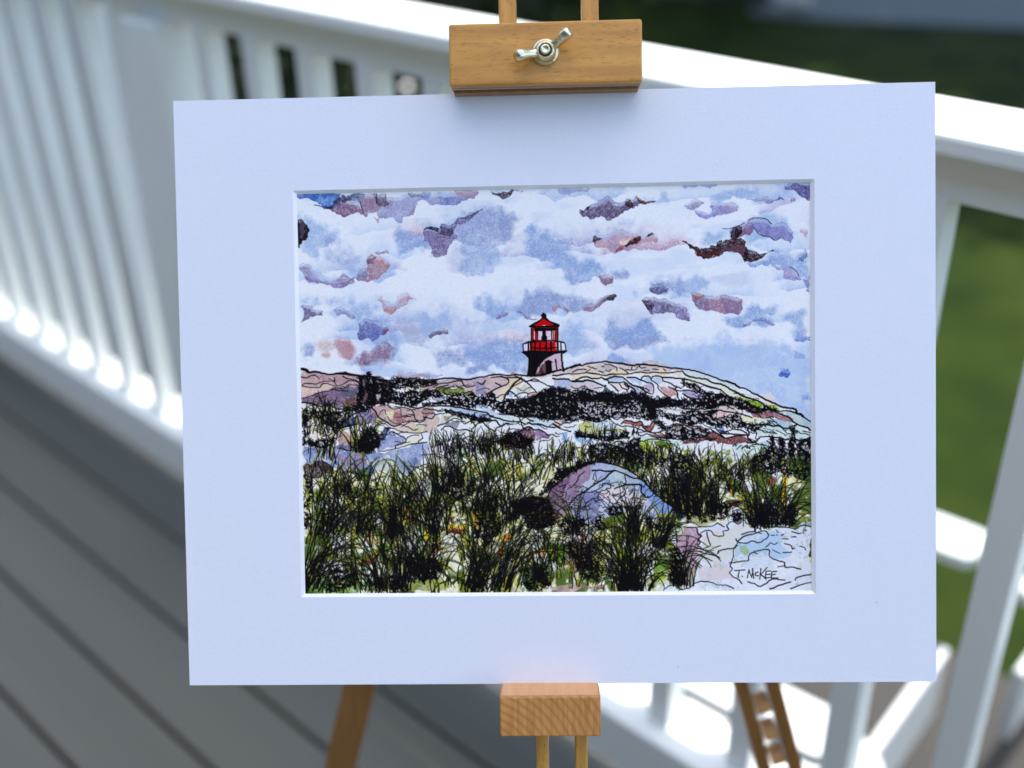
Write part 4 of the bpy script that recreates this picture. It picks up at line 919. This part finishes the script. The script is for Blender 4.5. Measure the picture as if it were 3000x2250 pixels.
    line(a, '0,490 200,440 400,420 640,380 720,480 880,460; 230,500 420,450; 920,400 1000,440 1060,380; 1160,330 1340,310 1460,370 1420,440 1280,500 1160,560 1080,640; 1640,320 1700,380 1500,500 1440,620; 1560,290 1740,390 1880,520 1960,600; 1740,400 1900,350 2000,400 2100,450 2200,480; 1560,640 1700,580 1800,600; 1480,560 1560,600 1640,700; 1230,420 1320,460; 1800,380 1960,390', 3)
    line(a, '1680,330 1560,420 1480,520 1390,640 1380,720', 4.4); line(a, '1330,310 1440,330 1620,330 1720,370', 3.6)
    scribble(a, '0,560 100,530 170,540 300,590 480,620 640,600 850,580 900,640 1000,650 1060,650 1150,560 1220,600 1240,680 1400,720 1440,690 1640,720 1700,680 1820,660 1950,600 2060,530 2180,500 2240,490 2240,1040 2060,1010 1900,985 1740,995 1650,985 1500,960 1380,950 1300,910 1180,860 1080,800 1000,785 930,780 850,830 760,840 640,800 500,800 380,780 250,780 120,790 0,800 0,760 150,740 300,720 400,680 520,640 300,640 150,650 0,640', .86, 2.3, fuzz=2)
    scribble(a, '1500,960 1640,700 1900,640 2100,560 2240,560 2240,1010 1800,985', .62, 2.4)
    scribble(a, '370,880 560,910 780,960 920,1000 1140,1020 1080,1075 900,1050 760,1010 560,960 400,930', .88, 2)
    scribble(a, '1330,1380 1640,1240 1700,1330 1860,1380 1750,1480 1600,1520 1330,1450', .85, 2.2)
    scribble(a, '0,370 160,380 220,420 0,440', .85, 2)
    a = 'K'
    line(a, '0,225 100,200 180,190 250,160 340,150 400,120 500,115 600,85 720,70 820,62 900,50 960,60 1050,75 1160,85 1260,105 1380,115 1500,100 1640,110 1800,130 1960,155 2212,175', 3.8)
    line(a, '0,290 100,285 200,265 320,265 430,260 560,245 680,255 780,270 880,290 980,270 1100,265 1250,265 1400,245 1500,235 1600,245 1720,235 1850,245 2000,245 2100,225 2212,215; 0,345 130,355 240,350 330,385 430,350 560,310 680,340 780,335 820,320 900,350 1000,315 1080,305 1200,330 1300,420 1400,470 1540,490; 1500,350 1540,305 1640,305 1680,370 1780,440 1800,520 1890,600 1990,680', 3.1)
    line(a, '330,385 500,390 540,370 640,375 740,410 850,460 900,465', 4.2)
    line(a, '1260,320 1400,325 1500,370 1620,410 1700,435 1715,520 1700,600 1620,590 1540,530 1440,480; 1680,340 1720,300 1840,305 1880,380 1980,410 2060,460 2180,510; 960,400 1100,415 1230,400 1290,470 1380,520 1430,640; 1850,320 2000,325 2212,345; 2100,490 2080,530 2120,590 2120,660; 860,350 940,380 950,430; 1130,430 1180,500 1260,530; 1220,430 1290,500 1260,540; 980,440 1060,500 1110,560', 3)
    line(a, '340,230 420,190 560,185; 560,220 640,185; 590,130 660,160 740,180; 780,220 850,240; 900,200 960,220 990,190; 870,90 980,110 1080,150 1090,210; 1130,160 1200,190 1280,245; 1240,190 1330,200; 1340,150 1350,190 1420,190 1430,150 1470,130 1500,160 1580,155; 1540,205 1640,200; 1700,170 1800,190; 1880,180 1920,210; 840,140 870,130', 2.1)
    line(a, '0,1050 130,1030 230,1060 380,1040 470,1010 600,1050 740,1080 860,1055 950,1020 1030,1090 1160,1150 1300,1150 1450,1190 1560,1240 1760,1260 1900,1220 2000,1150 2080,1110 2212,1130; 1160,1110 1250,1050 1400,1090 1500,1070 1560,1160 1640,1160 1700,1060 1740,1080 1720,1150 1650,1240 1560,1200 1500,1130; 1400,1250 1510,1310 1600,1280 1720,1340 1880,1350 2100,1370 2212,1380; 0,1180 60,1170 200,1220 300,1240; 1480,1400 1540,1410 1600,1380 1760,1370 1900,1390', 2.7)
    line(a, '30,1080 140,1130; 0,1110 120,1180; 1420,1010 1480,1030; 860,1480 980,1470 1100,1410 1200,1420', 3)
    scribble(a, '0,490 140,520 240,540 330,580 440,570 520,520 640,530 760,570 900,545 1000,590 1100,625 1200,600 1300,600 1420,650 1500,590 1600,620 1700,680 1850,680 2000,690 2240,690 2240,850 2100,820 1900,820 1760,840 1740,870 1900,930 2060,960 2240,970 2240,1120 2080,1060 1950,1030 1700,1030 1560,1020 1400,980 1200,980 1050,1000 950,1020 860,1050 740,1080 600,1050 470,1010 380,1040 230,1060 120,1030 0,1040', .7, 2.4, fuzz=2.5)
    scribble(a, '420,560 900,560 1200,620 1500,600 1700,690 2212,700 2212,810 1900,810 1500,740 1230,760 1000,750 800,720 560,760 420,700', .95, 1.8)
    scribble(a, '1500,740 1700,800 1760,1000 1640,1010 1640,890', .93, 1.8)
    scribble(a, '0,520 240,560 400,640 400,900 200,1000 0,900', .78, 2.1)
    scribble(a, '380,1240 470,1260 560,1290 700,1300 850,1320 1000,1300 1120,1320 1200,1240 1290,1260 1300,1360 1150,1370 1000,1400 860,1410 700,1380 560,1340 380,1330', .93, 1.8)
    scribble(a, '1950,1180 2212,1150 2212,1380 1950,1370', .45, 3); scribble(a, '1760,1080 1840,1080 1920,1180 1860,1200', .75, 2)
    scribble(a, '640,1470 1000,1480 1300,1420 1480,1350 1500,1659 640,1659', .72, 2.6, fuzz=2)
    # pale pools in the shrubs
    a = 'L'
    line(a, '0,180 150,200 300,235 420,275 540,320 680,375 760,390 880,440 970,490 1080,520 1180,580 1300,640 1450,720 1580,770 1680,820 1800,845 1880,850 1930,880 1950,930 2030,950 2090,1020 2180,1070 2230,1100', 3.8)
    line(a, '0,220 50,280 180,320 300,340 420,355 480,400 600,430 690,455 800,520 900,570 1000,630 1100,670 1250,710 1340,750 1400,800 1500,850 1560,900 1700,960 1820,1010 1900,1090 2000,1140 2100,1170 2180,1220; 0,345 150,380 330,435 480,490 640,530 740,610 850,680; 1650,905 1740,890 1830,895 1930,930 2020,965 2060,1000', 3.6)
    line(a, '1200,1430 1290,1370 1320,1335 1450,1325 1520,1335 1690,1360 1740,1385 1800,1365; 1930,1380 2000,1400 2080,1380 2180,1350; 1040,1110 1200,1130 1400,1120 1450,1130 1560,1150 1640,1140 1720,1190 1800,1180 1880,1150 1940,1130', 3.2)
    line(a, '640,1270 780,1230 860,1200 980,1220 1080,1260 1090,1300 960,1290 760,1280 640,1270; 560,1180 640,1280 720,1350 800,1340 960,1310 1110,1300; 1130,1390 1210,1430 1270,1400; 1100,1200 1130,1280 1110,1350 1200,1430 1100,1440; 0,540 150,550 250,590; 0,600 60,640 150,680; 0,850 200,860 380,860 540,840 700,790 860,860; 360,900 600,880 720,900 900,930 1040,960 1180,1000; 0,1130 250,1170 330,1250 400,1260; 500,1220 620,1300 720,1360', 3)
    line(a, '850,1500 880,1460 910,1480; 920,1540 990,1480; 1010,1530 1060,1490 1100,1530; 1090,1480 1140,1530 1150,1490 1220,1500; 1440,1050 1500,1110 1480,1060 1600,1090; 1220,1200 1260,1280 1240,1360 1290,1370; 1180,1470 1260,1460; 1440,1400 1500,1450', 2.6)
    scribble(a, '0,390 120,430 250,470 400,580 560,610 700,620 860,670 960,690 1100,730 1180,800 1340,860 1400,800 1500,840 1640,910 1500,900 1350,920 1150,900 1000,880 860,800 700,780 540,830 400,850 200,830 0,840 0,690 160,700 280,680 380,650 390,610 250,580 120,500 0,440', .9, 1.9, fuzz=2.5)
    scribble(a, '0,920 140,880 380,930 500,880 600,900 480,960 520,1020 640,1030 720,990 860,960 960,970 1030,1080 1150,1110 1300,1120 1480,1110 1330,1150 1220,1260 1100,1190 960,1180 840,1160 640,1160 500,1140 400,1090 250,1110 0,1100', .72, 2.4, fuzz=2)
    scribble(a, '0,1180 380,1200 440,1280 380,1330 120,1370 0,1400', .55, 2.8)
    scribble(a, '1500,1330 1540,1330 1550,1420 1600,1600 1590,1659 1430,1659 1440,1560 1500,1480', .84, 1.9); scribble(a, '1650,1385 1710,1385 1700,1500 1750,1620 1740,1659 1630,1659 1650,1500', .93, 1.7)
    scribble(a, '1820,1180 1900,1180 1920,1380 1910,1560 1900,1659 1800,1659 1790,1550 1810,1400', .92, 1.7); scribble(a, '1960,1460 2050,1380 2200,1350 2200,1659 1960,1659', .66, 2.8)
    sq_late = []
    for i_ in range(190):
        u = rng.uniform(880, 2370); v = 1125+rng.random()*170+max(0, (u-2100)*.25)
        q = P(u, v); n_ = int(rng.integers(3, 7)); st = rng.uniform(3, 7); pts = [q]
        for k_ in range(n_): pts.append(pts[-1]+np.array([st, rng.normal()*2.2+.25*st*(1 if u > 1900 else -.1)]))
        stroke(pts, rng.uniform(.9, 1.7), wob=.5)
    for i_ in range(60):
        q = tp('N', f'{rng.uniform(740, 1750)},{rng.uniform(420, 760)}')[0]
        if q[1] < tp('N', '0,%f' % (300+abs(0)))[0][1]: continue
        pts = [q]
        for k_ in range(5): pts.append(pts[-1]+np.array([rng.uniform(1.5, 4.5), rng.normal()*2.4-.6]))
        sq_late.append(pts)
    # ------------------------------------------------------------------ lighthouse
    def solid(s, c_, a_=1.0, tile='T'):
        r = fill(rough(tp(tile, s), .02, 2)); sy, sx, m = r
        d_ = (m*a_*(1+.06*G1[sy, sx]))[..., None].clip(0, 1); img[sy, sx] = img[sy, sx]*(1-d_)+np.array(c_, float)*d_
    def black(s, tile='T'):
        r = fill(rough(tp(tile, s), .015, 2)); sy, sx, m = r; b_ = ink[sy, sx]; np.maximum(b_, m, out=b_)
    RED = (178, 14, 18)
    solid('380,1200 1160,1040 1190,1450 920,1490 350,1560', (190, 178, 208)); solid('540,1560 770,1250 790,1560', (118, 84, 104))
    solid('700,255 790,270 1100,420 380,450', RED); solid('440,460 1080,460 1070,780 440,780', (150, 26, 32)); solid('390,800 1060,790 1050,1010 400,1010', (172, 18, 20))
    solid('500,550 525,550 525,740 500,740', (222, 216, 240)); solid('605,545 700,545 700,755 605,755', (196, 196, 236)); solid('780,540 900,540 910,755 800,755', (196, 196, 236))
    solid('930,540 990,540 990,750 930,750', (190, 150, 170)); solid('270,850 360,850 360,1010 270,1010', (196, 204, 244)); solid('1070,800 1230,820 1240,990 1080,970', (206, 216, 246))
    solid('1000,820 1050,820 1060,970 1010,970', (190, 150, 170)); solid('385,830 420,830 420,1000 385,1000', (190, 160, 170))
    black('380,440 520,350 640,290 680,255 690,220 660,205 670,170 690,165 700,140 720,120 750,135 790,170 800,210 790,235 880,320 1100,400 1105,430 1080,465 420,470')
    solid_mask = np.zeros_like(ink)
    def cut(s, tile='T'):
        r = fill(rough(tp(tile, s), .02, 2)); sy, sx, m = r; b_ = ink[sy, sx]; np.minimum(b_, 1-m, out=b_)
    cut('735,255 770,300 960,395 930,420 700,425 500,425 640,340'); 
    black('430,480 465,490 465,780 435,780'); black('520,480 1040,480 1040,530 900,545 520,560'); black('700,540 780,540 780,650 815,680 810,770 680,770 680,680 700,650')
    black('1050,470 1075,470 1075,790 1050,780'); black('560,560 600,560 600,760 585,760 585,600 560,600'); black('905,540 930,540 925,760 905,760'); black('495,550 505,550 505,780 470,780 470,760 495,750')
    black('960,540 972,540 972,760 960,760'); black('1000,600 1012,540 1012,740 1000,760')
    black('240,840 330,800 440,770 1060,770 1210,800 1240,850 1255,1000 1235,1000 1215,840 1060,800 900,790 600,800 400,830 270,860 280,1010 250,1010')
    for x in (375, 435, 530, 650, 790, 905, 1055, 1130): line('T', f'{x},800 {x+4},1000', 2.6, wob=.2)
    line('T', '440,940 700,950 1040,940; 800,800 760,930', 2.2)
    black('205,1035 260,1010 500,1000 1270,990 1280,1020 1200,1075 1150,1060 1000,1080 900,1130 820,1170 760,1210 680,1300 600,1400 540,1570 340,1590 375,1330 375,1180 300,1100')
    black('750,1250 850,1210 950,1265 915,1290 930,1480 920,1500 780,1560 775,1300'); line('T', '1160,1060 1145,1120 1165,1300 1195,1480', 3.4); line('T', '1010,1210 1015,1280; 1020,1310 1040,1460', 2.4)
    line('T', '340,1580 600,1580 920,1500 1100,1460 1240,1440 1400,1360 1580,1330', 3.6); line('T', '640,1300 660,1540; 700,1330 690,1540 740,1480', 1.6)
    # grasses: far ones first
    def row(x0, x1, y0, y1, n, L, cnt, **k):
        for i in range(int(n*(.72 if L > 70 else .85))):
            tuft(x0+(x1-x0)*rng.random(), y0+(y1-y0)*rng.random(), cnt, L, **k)
    row(1695, 1845, 1272, 1285, 16, 38, 7, spread=.35, w=1.5, base=6, curl=.5)
    row(1275, 1500, 1310, 1345, 26, 62, 11, spread=.6, w=1.6); row(1280, 1480, 1285, 1310, 16, 40, 9, spread=.5, w=1.5)
    row(1500, 1640, 1320, 1370, 16, 60, 10, spread=.7, w=1.5); row(1640, 1740, 1330, 1380, 14, 62, 9, spread=.3, w=1.5)
    row(1730, 1900, 1330, 1370, 22, 45, 10, spread=.9, w=1.5); row(1880, 2140, 1330, 1370, 26, 46, 9, spread=.5, w=1.5)
    row(890, 990, 1200, 1290, 26, 60, 9, spread=.8, w=1.5); tuft(1062, 1318, 60, 105, .8, w=1.7, base=10, curl=.5); tuft(1075, 1318, 26, 85, .4)
    row(890, 960, 1330, 1370, 10, 110, 8, spread=.35, lean=.2, w=1.5)
    row(2010, 2160, 1360, 1400, 10, 34, 8, spread=.7, w=1.4)
    row(1850, 2180, 1380, 1450, 44, 66, 10, spread=.8, w=1.5); row(1900, 2080, 1440, 1500, 30, 80, 12, spread=.7, w=1.6)
    row(2180, 2378, 1340, 1400, 26, 46, 10, spread=1, w=1.5)
    row(1680, 1900, 1345, 1365, 24, 34, 10, spread=1.1, w=1.4)
    row(1780, 1990, 1370, 1440, 16, 40, 9, spread=1.1, w=1.4)
    # ------------------------------------------------------------------ big rock and its cracks
    a = 'N'
    r_ = fill(rough(tp('N', '700,600 720,480 810,410 910,330 1070,250 1180,205 1280,212 1420,240 1550,300 1680,400 1790,510 1910,630 2040,710 2170,790 2100,840 1200,900 740,830'), .03, 3)); sy, sx, m = r_
    b_ = ink[sy, sx]; np.minimum(b_, 1-m*.96, out=b_); b_ = gbuf[sy, sx]; np.minimum(b_, 1-m, out=b_)
    line(a, '890,660 980,570 1080,510 1170,440 1260,390 1340,320 1400,295 1500,330 1580,370 1680,390 1780,480 1810,550 1740,590 1680,520 1670,450 1500,450 1390,485; 1140,290 1230,285 1300,300 1390,290', 2.6)
    line(a, '1180,300 1150,380 1190,400 1180,330; 1500,340 1510,420 1490,460 1500,540 1420,620 1390,660; 1050,530 1150,520 1250,470 1260,430 1320,440 1380,460; 1300,500 1220,530 1210,590 1150,600 1200,640; 1130,655 1040,690 900,660 960,740; 1330,430 1350,480 1300,490 1340,540; 1360,560 1460,540 1480,520; 1310,580 1340,620 1320,680; 1550,560 1590,500 1560,540; 1610,500 1600,680; 780,470 850,450 820,490; 870,500 900,480; 860,520 850,600; 930,460 980,400 1000,350 1060,300; 700,520 760,560; 720,640 800,700 760,740', 1.6)
    for pts in sq_late:
        q = pts[0]; t_ = tp('N', '640,760 1180,200 2190,790')
        lim = np.interp(q[0], tp('N', '640,0 700,0 900,0 1180,0 1420,0 1680,0 1920,0 2190,0')[:, 0], [tp('N', '0,%d' % v_)[0][1] for v_ in (600, 480, 320, 200, 235, 400, 620, 790)])
        if q[1] > lim+8: stroke(pts, 1.0, wob=.4)
    line(a, '640,600 700,480 800,400 900,320 1060,240 1180,200 1280,205 1420,235 1560,300 1700,400 1800,500 1920,620 2060,700 2190,790', 2.2)
    scribble(a, '560,560 640,520 700,470 800,390 900,310 1060,230 1160,190 1060,200 900,260 760,260 720,380 640,500', .88, 2.1, fuzz=2)
    scribble(a, '240,640 480,570 640,600 700,720 740,830 700,900 560,930 420,900 400,760 280,700', .84, 2)
    row(890, 1560, 1400, 1500, 56, 100, 11, spread=.95, w=1.6)
    row(890, 1540, 1490, 1640, 62, 125, 11, spread=1.0, w=1.6)
    row(890, 1620, 1640, 1735, 46, 90, 12, spread=.9, w=1.6)
    row(1560, 1960, 1565, 1640, 30, 74, 11, spread=1.0, w=1.6); row(1620, 1960, 1640, 1725, 22, 80, 11, spread=.9, w=1.6)
    # the strong clumps
    for u, v, n, L, sp, ln in [(905, 1725, 85, 330, .55, .55), (1100, 1725, 80, 210, 1.1, -.2), (1180, 1720, 60, 240, .5, .1), (1235, 1690, 110, 200, 1.0, 0.), (1390, 1728, 90, 230, .6, .25),
                               (1470, 1720, 70, 260, .35, .55), (1060, 1560, 70, 190, 1.0, .2), (1150, 1560, 60, 170, .8, 0.), (1270, 1560, 80, 200, .9, -.1), (1290, 1440, 60, 140, .8, .1), (1400, 1500, 70, 190, .8, .2),
                               (1500, 1520, 50, 150, .8, .1), (950, 1560, 70, 200, .7, .4), (1335, 1420, 50, 120, .8, -.3), (1010, 1440, 40, 110, .9, .1),
                               (1850, 1722, 150, 250, 1.05, .05), (1835, 1722, 60, 190, .6, -.3), (1585, 1700, 60, 110, .8, -.2), (1720, 1660, 50, 130, .9, 0), (1680, 1560, 60, 100, 1.2, 0), (1855, 1560, 60, 120, 1.1, 0.),
                               (1930, 1600, 50, 130, .7, .4), (1990, 1715, 50, 120, .3, 0.), (2025, 1510, 80, 130, .8, 0), (2090, 1500, 50, 120, .6, .2), (1990, 1490, 40, 110, .7, -.2),
                               (2235, 1535, 110, 140, .9, -.35), (2250, 1535, 80, 150, .7, .1), (2300, 1530, 60, 120, .7, .5), (1950, 1560, 30, 90, .7, .5)]:
        tuft(u, v, n, L, sp, lean=ln, w=1.75, base=16 if n > 60 else 9, curl=.85)
    for tile, s, dn in [('M', '1200,1290 1560,1290 1600,1400 1420,1480 1250,1400', .86), ('M', '1050,720 1160,720 1120,900 1040,1050 980,1000', .9), ('M', '300,1440 640,1420 640,1560 400,1620 300,1560', .75),
                        ('M', '900,1480 1100,1460 1240,1610 960,1610', .85), ('M', '1650,420 1950,400 1930,560 1700,560', .8), ('M', '80,350 150,440 160,800 110,900 80,880', .8), ('N', '1440,1500 1600,1440 1640,1600 1440,1600', .93),
                        ('N', '1980,1160 2100,1160 2120,1400 2080,1520 1990,1500', .88), ('N', '380,1380 660,1400 680,1540 480,1590 420,1560', .78), ('N', '260,640 440,620 420,780 280,740', .92), ('N', '1340,700 1460,690 1440,780 1340,780', .85),
                        ('N', '1520,680 1680,680 1640,800 1560,800', .9), ('N', '1740,800 1900,840 1880,940 1740,880', .88), ('N', '0,600 80,560 100,800 60,1000 0,1100', .72), ('N', '880,1100 1160,1080 1180,1200 900,1240', .72),
                        ('N', '980,1300 1160,1300 1200,1500 1060,1480', .8), ('N', '760,840 1250,780 1240,960 900,1000', .66), ('O', '1460,660 1640,660 1640,860 1540,890 1430,800', .9), ('O', '1740,680 1840,660 1860,860 1740,880', .86), ('O', '660,700 820,700 900,860 700,860', .8),
                        ('O', '880,640 1140,640 1120,800 960,840', .68), ('O', '560,80 760,100 740,620 600,600', .68), ('O', '0,100 480,160 400,240 0,220', .7), ('O', '1660,150 2050,130 2050,330 1700,300', .62), ('O', '1360,200 1700,180 1600,330 1420,330', .6)]:
        scribble(tile, s, dn-(.16 if tile in 'MN' and dn > .7 else .04), 2.9, rgh=.2, fuzz=2.5)
    # ------------------------------------------------------------------ the bare rock at lower right
    line('O', '650,910 740,920 800,910 960,900 1020,870 1090,910; 820,1000 860,960 940,950 980,1000 1040,1010 1090,1000 1080,960 1140,940 1120,890 1180,850 1250,880 1300,830 1340,870 1420,900 1430,950; 790,930 810,990 840,1010 800,1050 830,1080 800,1110 850,1150; 900,970 920,1060 940,1110 860,1150', 1.9)
    line('O', '1220,1040 1240,1070 1330,1090 1400,1060 1470,1080 1570,1020 1570,980 1530,950 1430,980 1350,1000 1290,1020 1240,1070; 1280,990 1400,960 1500,980; 1240,1070 1200,1160 1190,1240 1170,1300 1160,1340 1180,1370 1150,1410 1200,1460 1260,1490 1280,1530', 2)
    line('O', '1150,1305 1250,1290 1350,1280 1360,1230 1400,1190 1470,1165 1580,1160 1590,1230 1650,1270 1750,1300 1760,1350 1850,1350 1930,1375; 1020,1200 1040,1170 1120,1150 1200,1140 1240,1110; 1680,1345 1760,1330; 1540,910 1620,910 1740,910 1880,930 1950,890 2060,910', 2)
    line('O', '1350,1510 1420,1530 1480,1560 1550,1530 1620,1480 1760,1490; 440,1590 500,1550 570,1555 610,1590 700,1580 780,1520 860,1505 960,1520 1020,1545 1100,1545 1200,1585; 1600,1590 1700,1550 1820,1510; 1820,1587 1940,1540 2060,1510; 1870,1490 1900,1460 2060,1425', 2)
    line('O', '1550,1130 1600,1085 1640,1100 1675,1080; 1750,1095 1820,1110 1840,1150 1860,1140; 1620,1160 1700,1200; 1740,1190 1830,1185; 1920,1120 1970,1135 1990,1165; 1730,1040 1790,1040; 2050,1040 2040,1090 2050,1110; 2050,1160 2025,1220 2050,1230; 1660,940 1680,965; 1980,940 1990,950; 1610,1000 1640,1000; 1660,1000 1680,995; 1720,1000 1745,990; 1830,1020 1880,1015; 1840,960 1900,980 1940,975; 1420,1185 1450,1205', 1.7)
    line('O', '620,1130 720,1115 830,1150 920,1170 1010,1220 1060,1290; 600,1200 760,1170 880,1200 1000,1230 1050,1280; 660,1240 800,1220 900,1270 950,1350; 740,1260 850,1340; 740,1270 830,1360; 640,1180 820,1150 1040,1240; 620,1220 780,1200 960,1280; 700,1000 640,1350; 680,1000 660,1300; 600,1300 680,1440; 1300,760 1300,900; 1320,750 1430,940; 1340,780 1500,950; 1330,760 1480,900', 1.5)
    line('O', '1190,700 1180,780 1210,830; 1230,720 1240,800; 1180,700 1260,690 1320,760; 1200,790 1230,820 1260,780', 1.8); scribble('O', '1190,770 1260,760 1260,820 1200,840', .7, 2)
    # signature
    for s in ('1205,1387 1260,1384 1320,1379', '1258,1386 1250,1425 1246,1462', '1288,1449 1291,1453', '1345,1468 1354,1420 1362,1378', '1362,1378 1378,1425 1394,1462', '1394,1462 1402,1410 1404,1366', '1404,1366 1408,1420 1416,1472',
              '1462,1403 1438,1412 1430,1428 1442,1442 1468,1444', '1494,1366 1488,1420 1482,1482', '1562,1352 1525,1395 1492,1432', '1492,1432 1525,1455 1550,1482', '1600,1392 1572,1392 1550,1396', '1552,1396 1546,1430 1542,1468', '1544,1467 1572,1466 1602,1462', '1548,1431 1570,1429 1592,1426',
              '1664,1396 1636,1398 1614,1402', '1616,1402 1610,1432 1606,1468', '1606,1468 1640,1468 1682,1468', '1612,1434 1634,1431 1656,1428'):
        stroke(tp('O', s), 1.9, wob=.1, var=.12)
    # ------------------------------------------------------------------ combine, then turn picture colour into paper reflectance
    inkc = np.array([13., 13., 21.])
    ga = (np.clip(gbuf, 0, 1)*(.25+.75*np.clip((N2-.35)*4, 0, 1)))[..., None]*.85
    gm = np.clip((N3-.42)*6, 0, 1)[..., None]; gc = np.array([58., 84., 26.])*(1-gm)+np.array([150., 158., 58.])*gm
    img = img*(1-ga)+gc*ga
    ia = np.clip(ink*(1+.02*G1), 0, 1)[..., None]*.975
    img = img*(1-ia)+inkc*ia
    img = np.clip(img*(1+.012*G1[..., None]), 0, 255)/255
    lin = np.where(img <= .04045, img/12.92, ((img+.055)/1.055)**2.4)
    wl = white/255; wl = ((wl+.055)/1.055)**2.4
    alb = np.clip(lin/wl, 0, 1.02)**1.2*.90
    return alb, HX, HY, img
# ---------------------------------------------------------------- matted print resting on the easel
art = thing('matted_print', 'lighthouse ink and watercolour print in a wide white mat, clamped on the easel', 'framed print')
art.matrix_world = MW
HWm, HHm = .254, .1997
O = [(-.1742, .1377), (.1748, .1380), (.1742, -.1397), (-.1750, -.1392)]      # window in the mat
bm = B(); z1, z0 = 0.0, -.0023; bw = .0024
def quad(a, b, c, d): bm.faces.new([bm.verts.new(v) for v in (a, b, c, d)])
ou = [(-HWm, HHm), (HWm, HHm), (HWm, -HHm), (-HWm, -HHm)]
for k in range(4):
    a, b = ou[k], ou[(k+1) % 4]; c, d = O[(k+1) % 4], O[k]
    quad((*a, z1), (*b, z1), (*c, z1), (*d, z1)); quad((*a, z1), (*a, z0), (*b, z0), (*b, z1))
    quad((*a, z0), (*d, z0), (*c, z0), (*b, z0))
bmesh.ops.remove_doubles(bm, verts=bm.verts[:], dist=1e-6)
obj('mat_board', bm, M['matboard'], art)
for x, y, r_ in ((.0815, -.1885, .0004), (.2145, -.1455, .0004)):
    bm = B(); bm_cyl(bm, (x, y, .00012), r_, r_*.8, .0002, n=8); obj('dust_speck', bm, M['dust'], art)
bm = B(); sg = [(1, -1), (-1, -1), (-1, 1), (1, 1)]
I_ = [(x+sx*bw, y+sy*bw*.85) for (x, y), (sx, sy) in zip(O, sg)]
for k in range(4):
    a, b = O[k], O[(k+1) % 4]; c, d = I_[(k+1) % 4], I_[k]
    quad((*a, z1-.0001), (*b, z1-.0001), (*c, z0), (*d, z0))
obj('window_bevel', bm, M['matcore'], art)
bm = B(); bm_box(bm, (0, 0, -.0052), (HWm*2-.002, HHm*2-.002, .0050)); obj('backing_board', bm, M['backing'], art)
alb, HX, HY, _ = make_art()
CH_, CW_ = alb.shape[:2]
X = np.linspace(-HX, HX, CW_); Y = np.linspace(HY, -HY, CH_)
gx, gy = np.meshgrid(X, Y)
V = np.stack([gx, gy, np.full_like(gx, -.00245)], -1).reshape(-1, 3).astype(np.float32)
idx = np.arange(CH_*CW_).reshape(CH_, CW_)
F = np.stack([idx[:-1, :-1], idx[1:, :-1], idx[1:, 1:], idx[:-1, 1:]], -1).reshape(-1, 4).astype(np.int32)
me = bpy.data.meshes.new('art_print'); me.vertices.add(len(V)); me.vertices.foreach_set('co', V.ravel())
me.loops.add(F.size); me.loops.foreach_set('vertex_index', F.ravel())
me.polygons.add(len(F)); me.polygons.foreach_set('loop_start', np.arange(0, F.size, 4, dtype=np.int32)); me.polygons.foreach_set('loop_total', np.full(len(F), 4, dtype=np.int32))
me.update()
ca = me.color_attributes.new('pigment', 'FLOAT_COLOR', 'POINT')
ca.data.foreach_set('color', np.concatenate([alb.reshape(-1, 3), np.ones((CH_*CW_, 1))], 1).astype(np.float32).ravel())
m = bpy.data.materials.new('printed_watercolour_paper'); m.use_nodes = True; nt = m.node_tree; b = nt.nodes['Principled BSDF']
at = nt.nodes.new('ShaderNodeVertexColor'); at.layer_name = 'pigment'
b.inputs['Roughness'].default_value = .85; b.inputs['Specular IOR Level'].default_value = .08
tc = nt.nodes.new('ShaderNodeTexCoord'); nz = nt.nodes.new('ShaderNodeTexNoise'); nz.inputs['Scale'].default_value = 700; nt.links.new(tc.outputs['Object'], nz.inputs['Vector'])
hs = nt.nodes.new('ShaderNodeMix'); hs.data_type = 'RGBA'; hs.blend_type = 'MULTIPLY'; hs.inputs[0].default_value = .06
nt.links.new(at.outputs[0], hs.inputs[6]); nt.links.new(nz.outputs[0], hs.inputs[7]); nt.links.new(hs.outputs[2], b.inputs['Base Color'])
bp = nt.nodes.new('ShaderNodeBump'); bp.inputs['Strength'].default_value = .3; bp.inputs['Distance'].default_value = .0002; nt.links.new(nz.outputs[0], bp.inputs['Height']); nt.links.new(bp.outputs[0], b.inputs['Normal'])
me.materials.append(m); pr_ = bpy.data.objects.new('art_print', me); COL.objects.link(pr_); pr_.parent = art
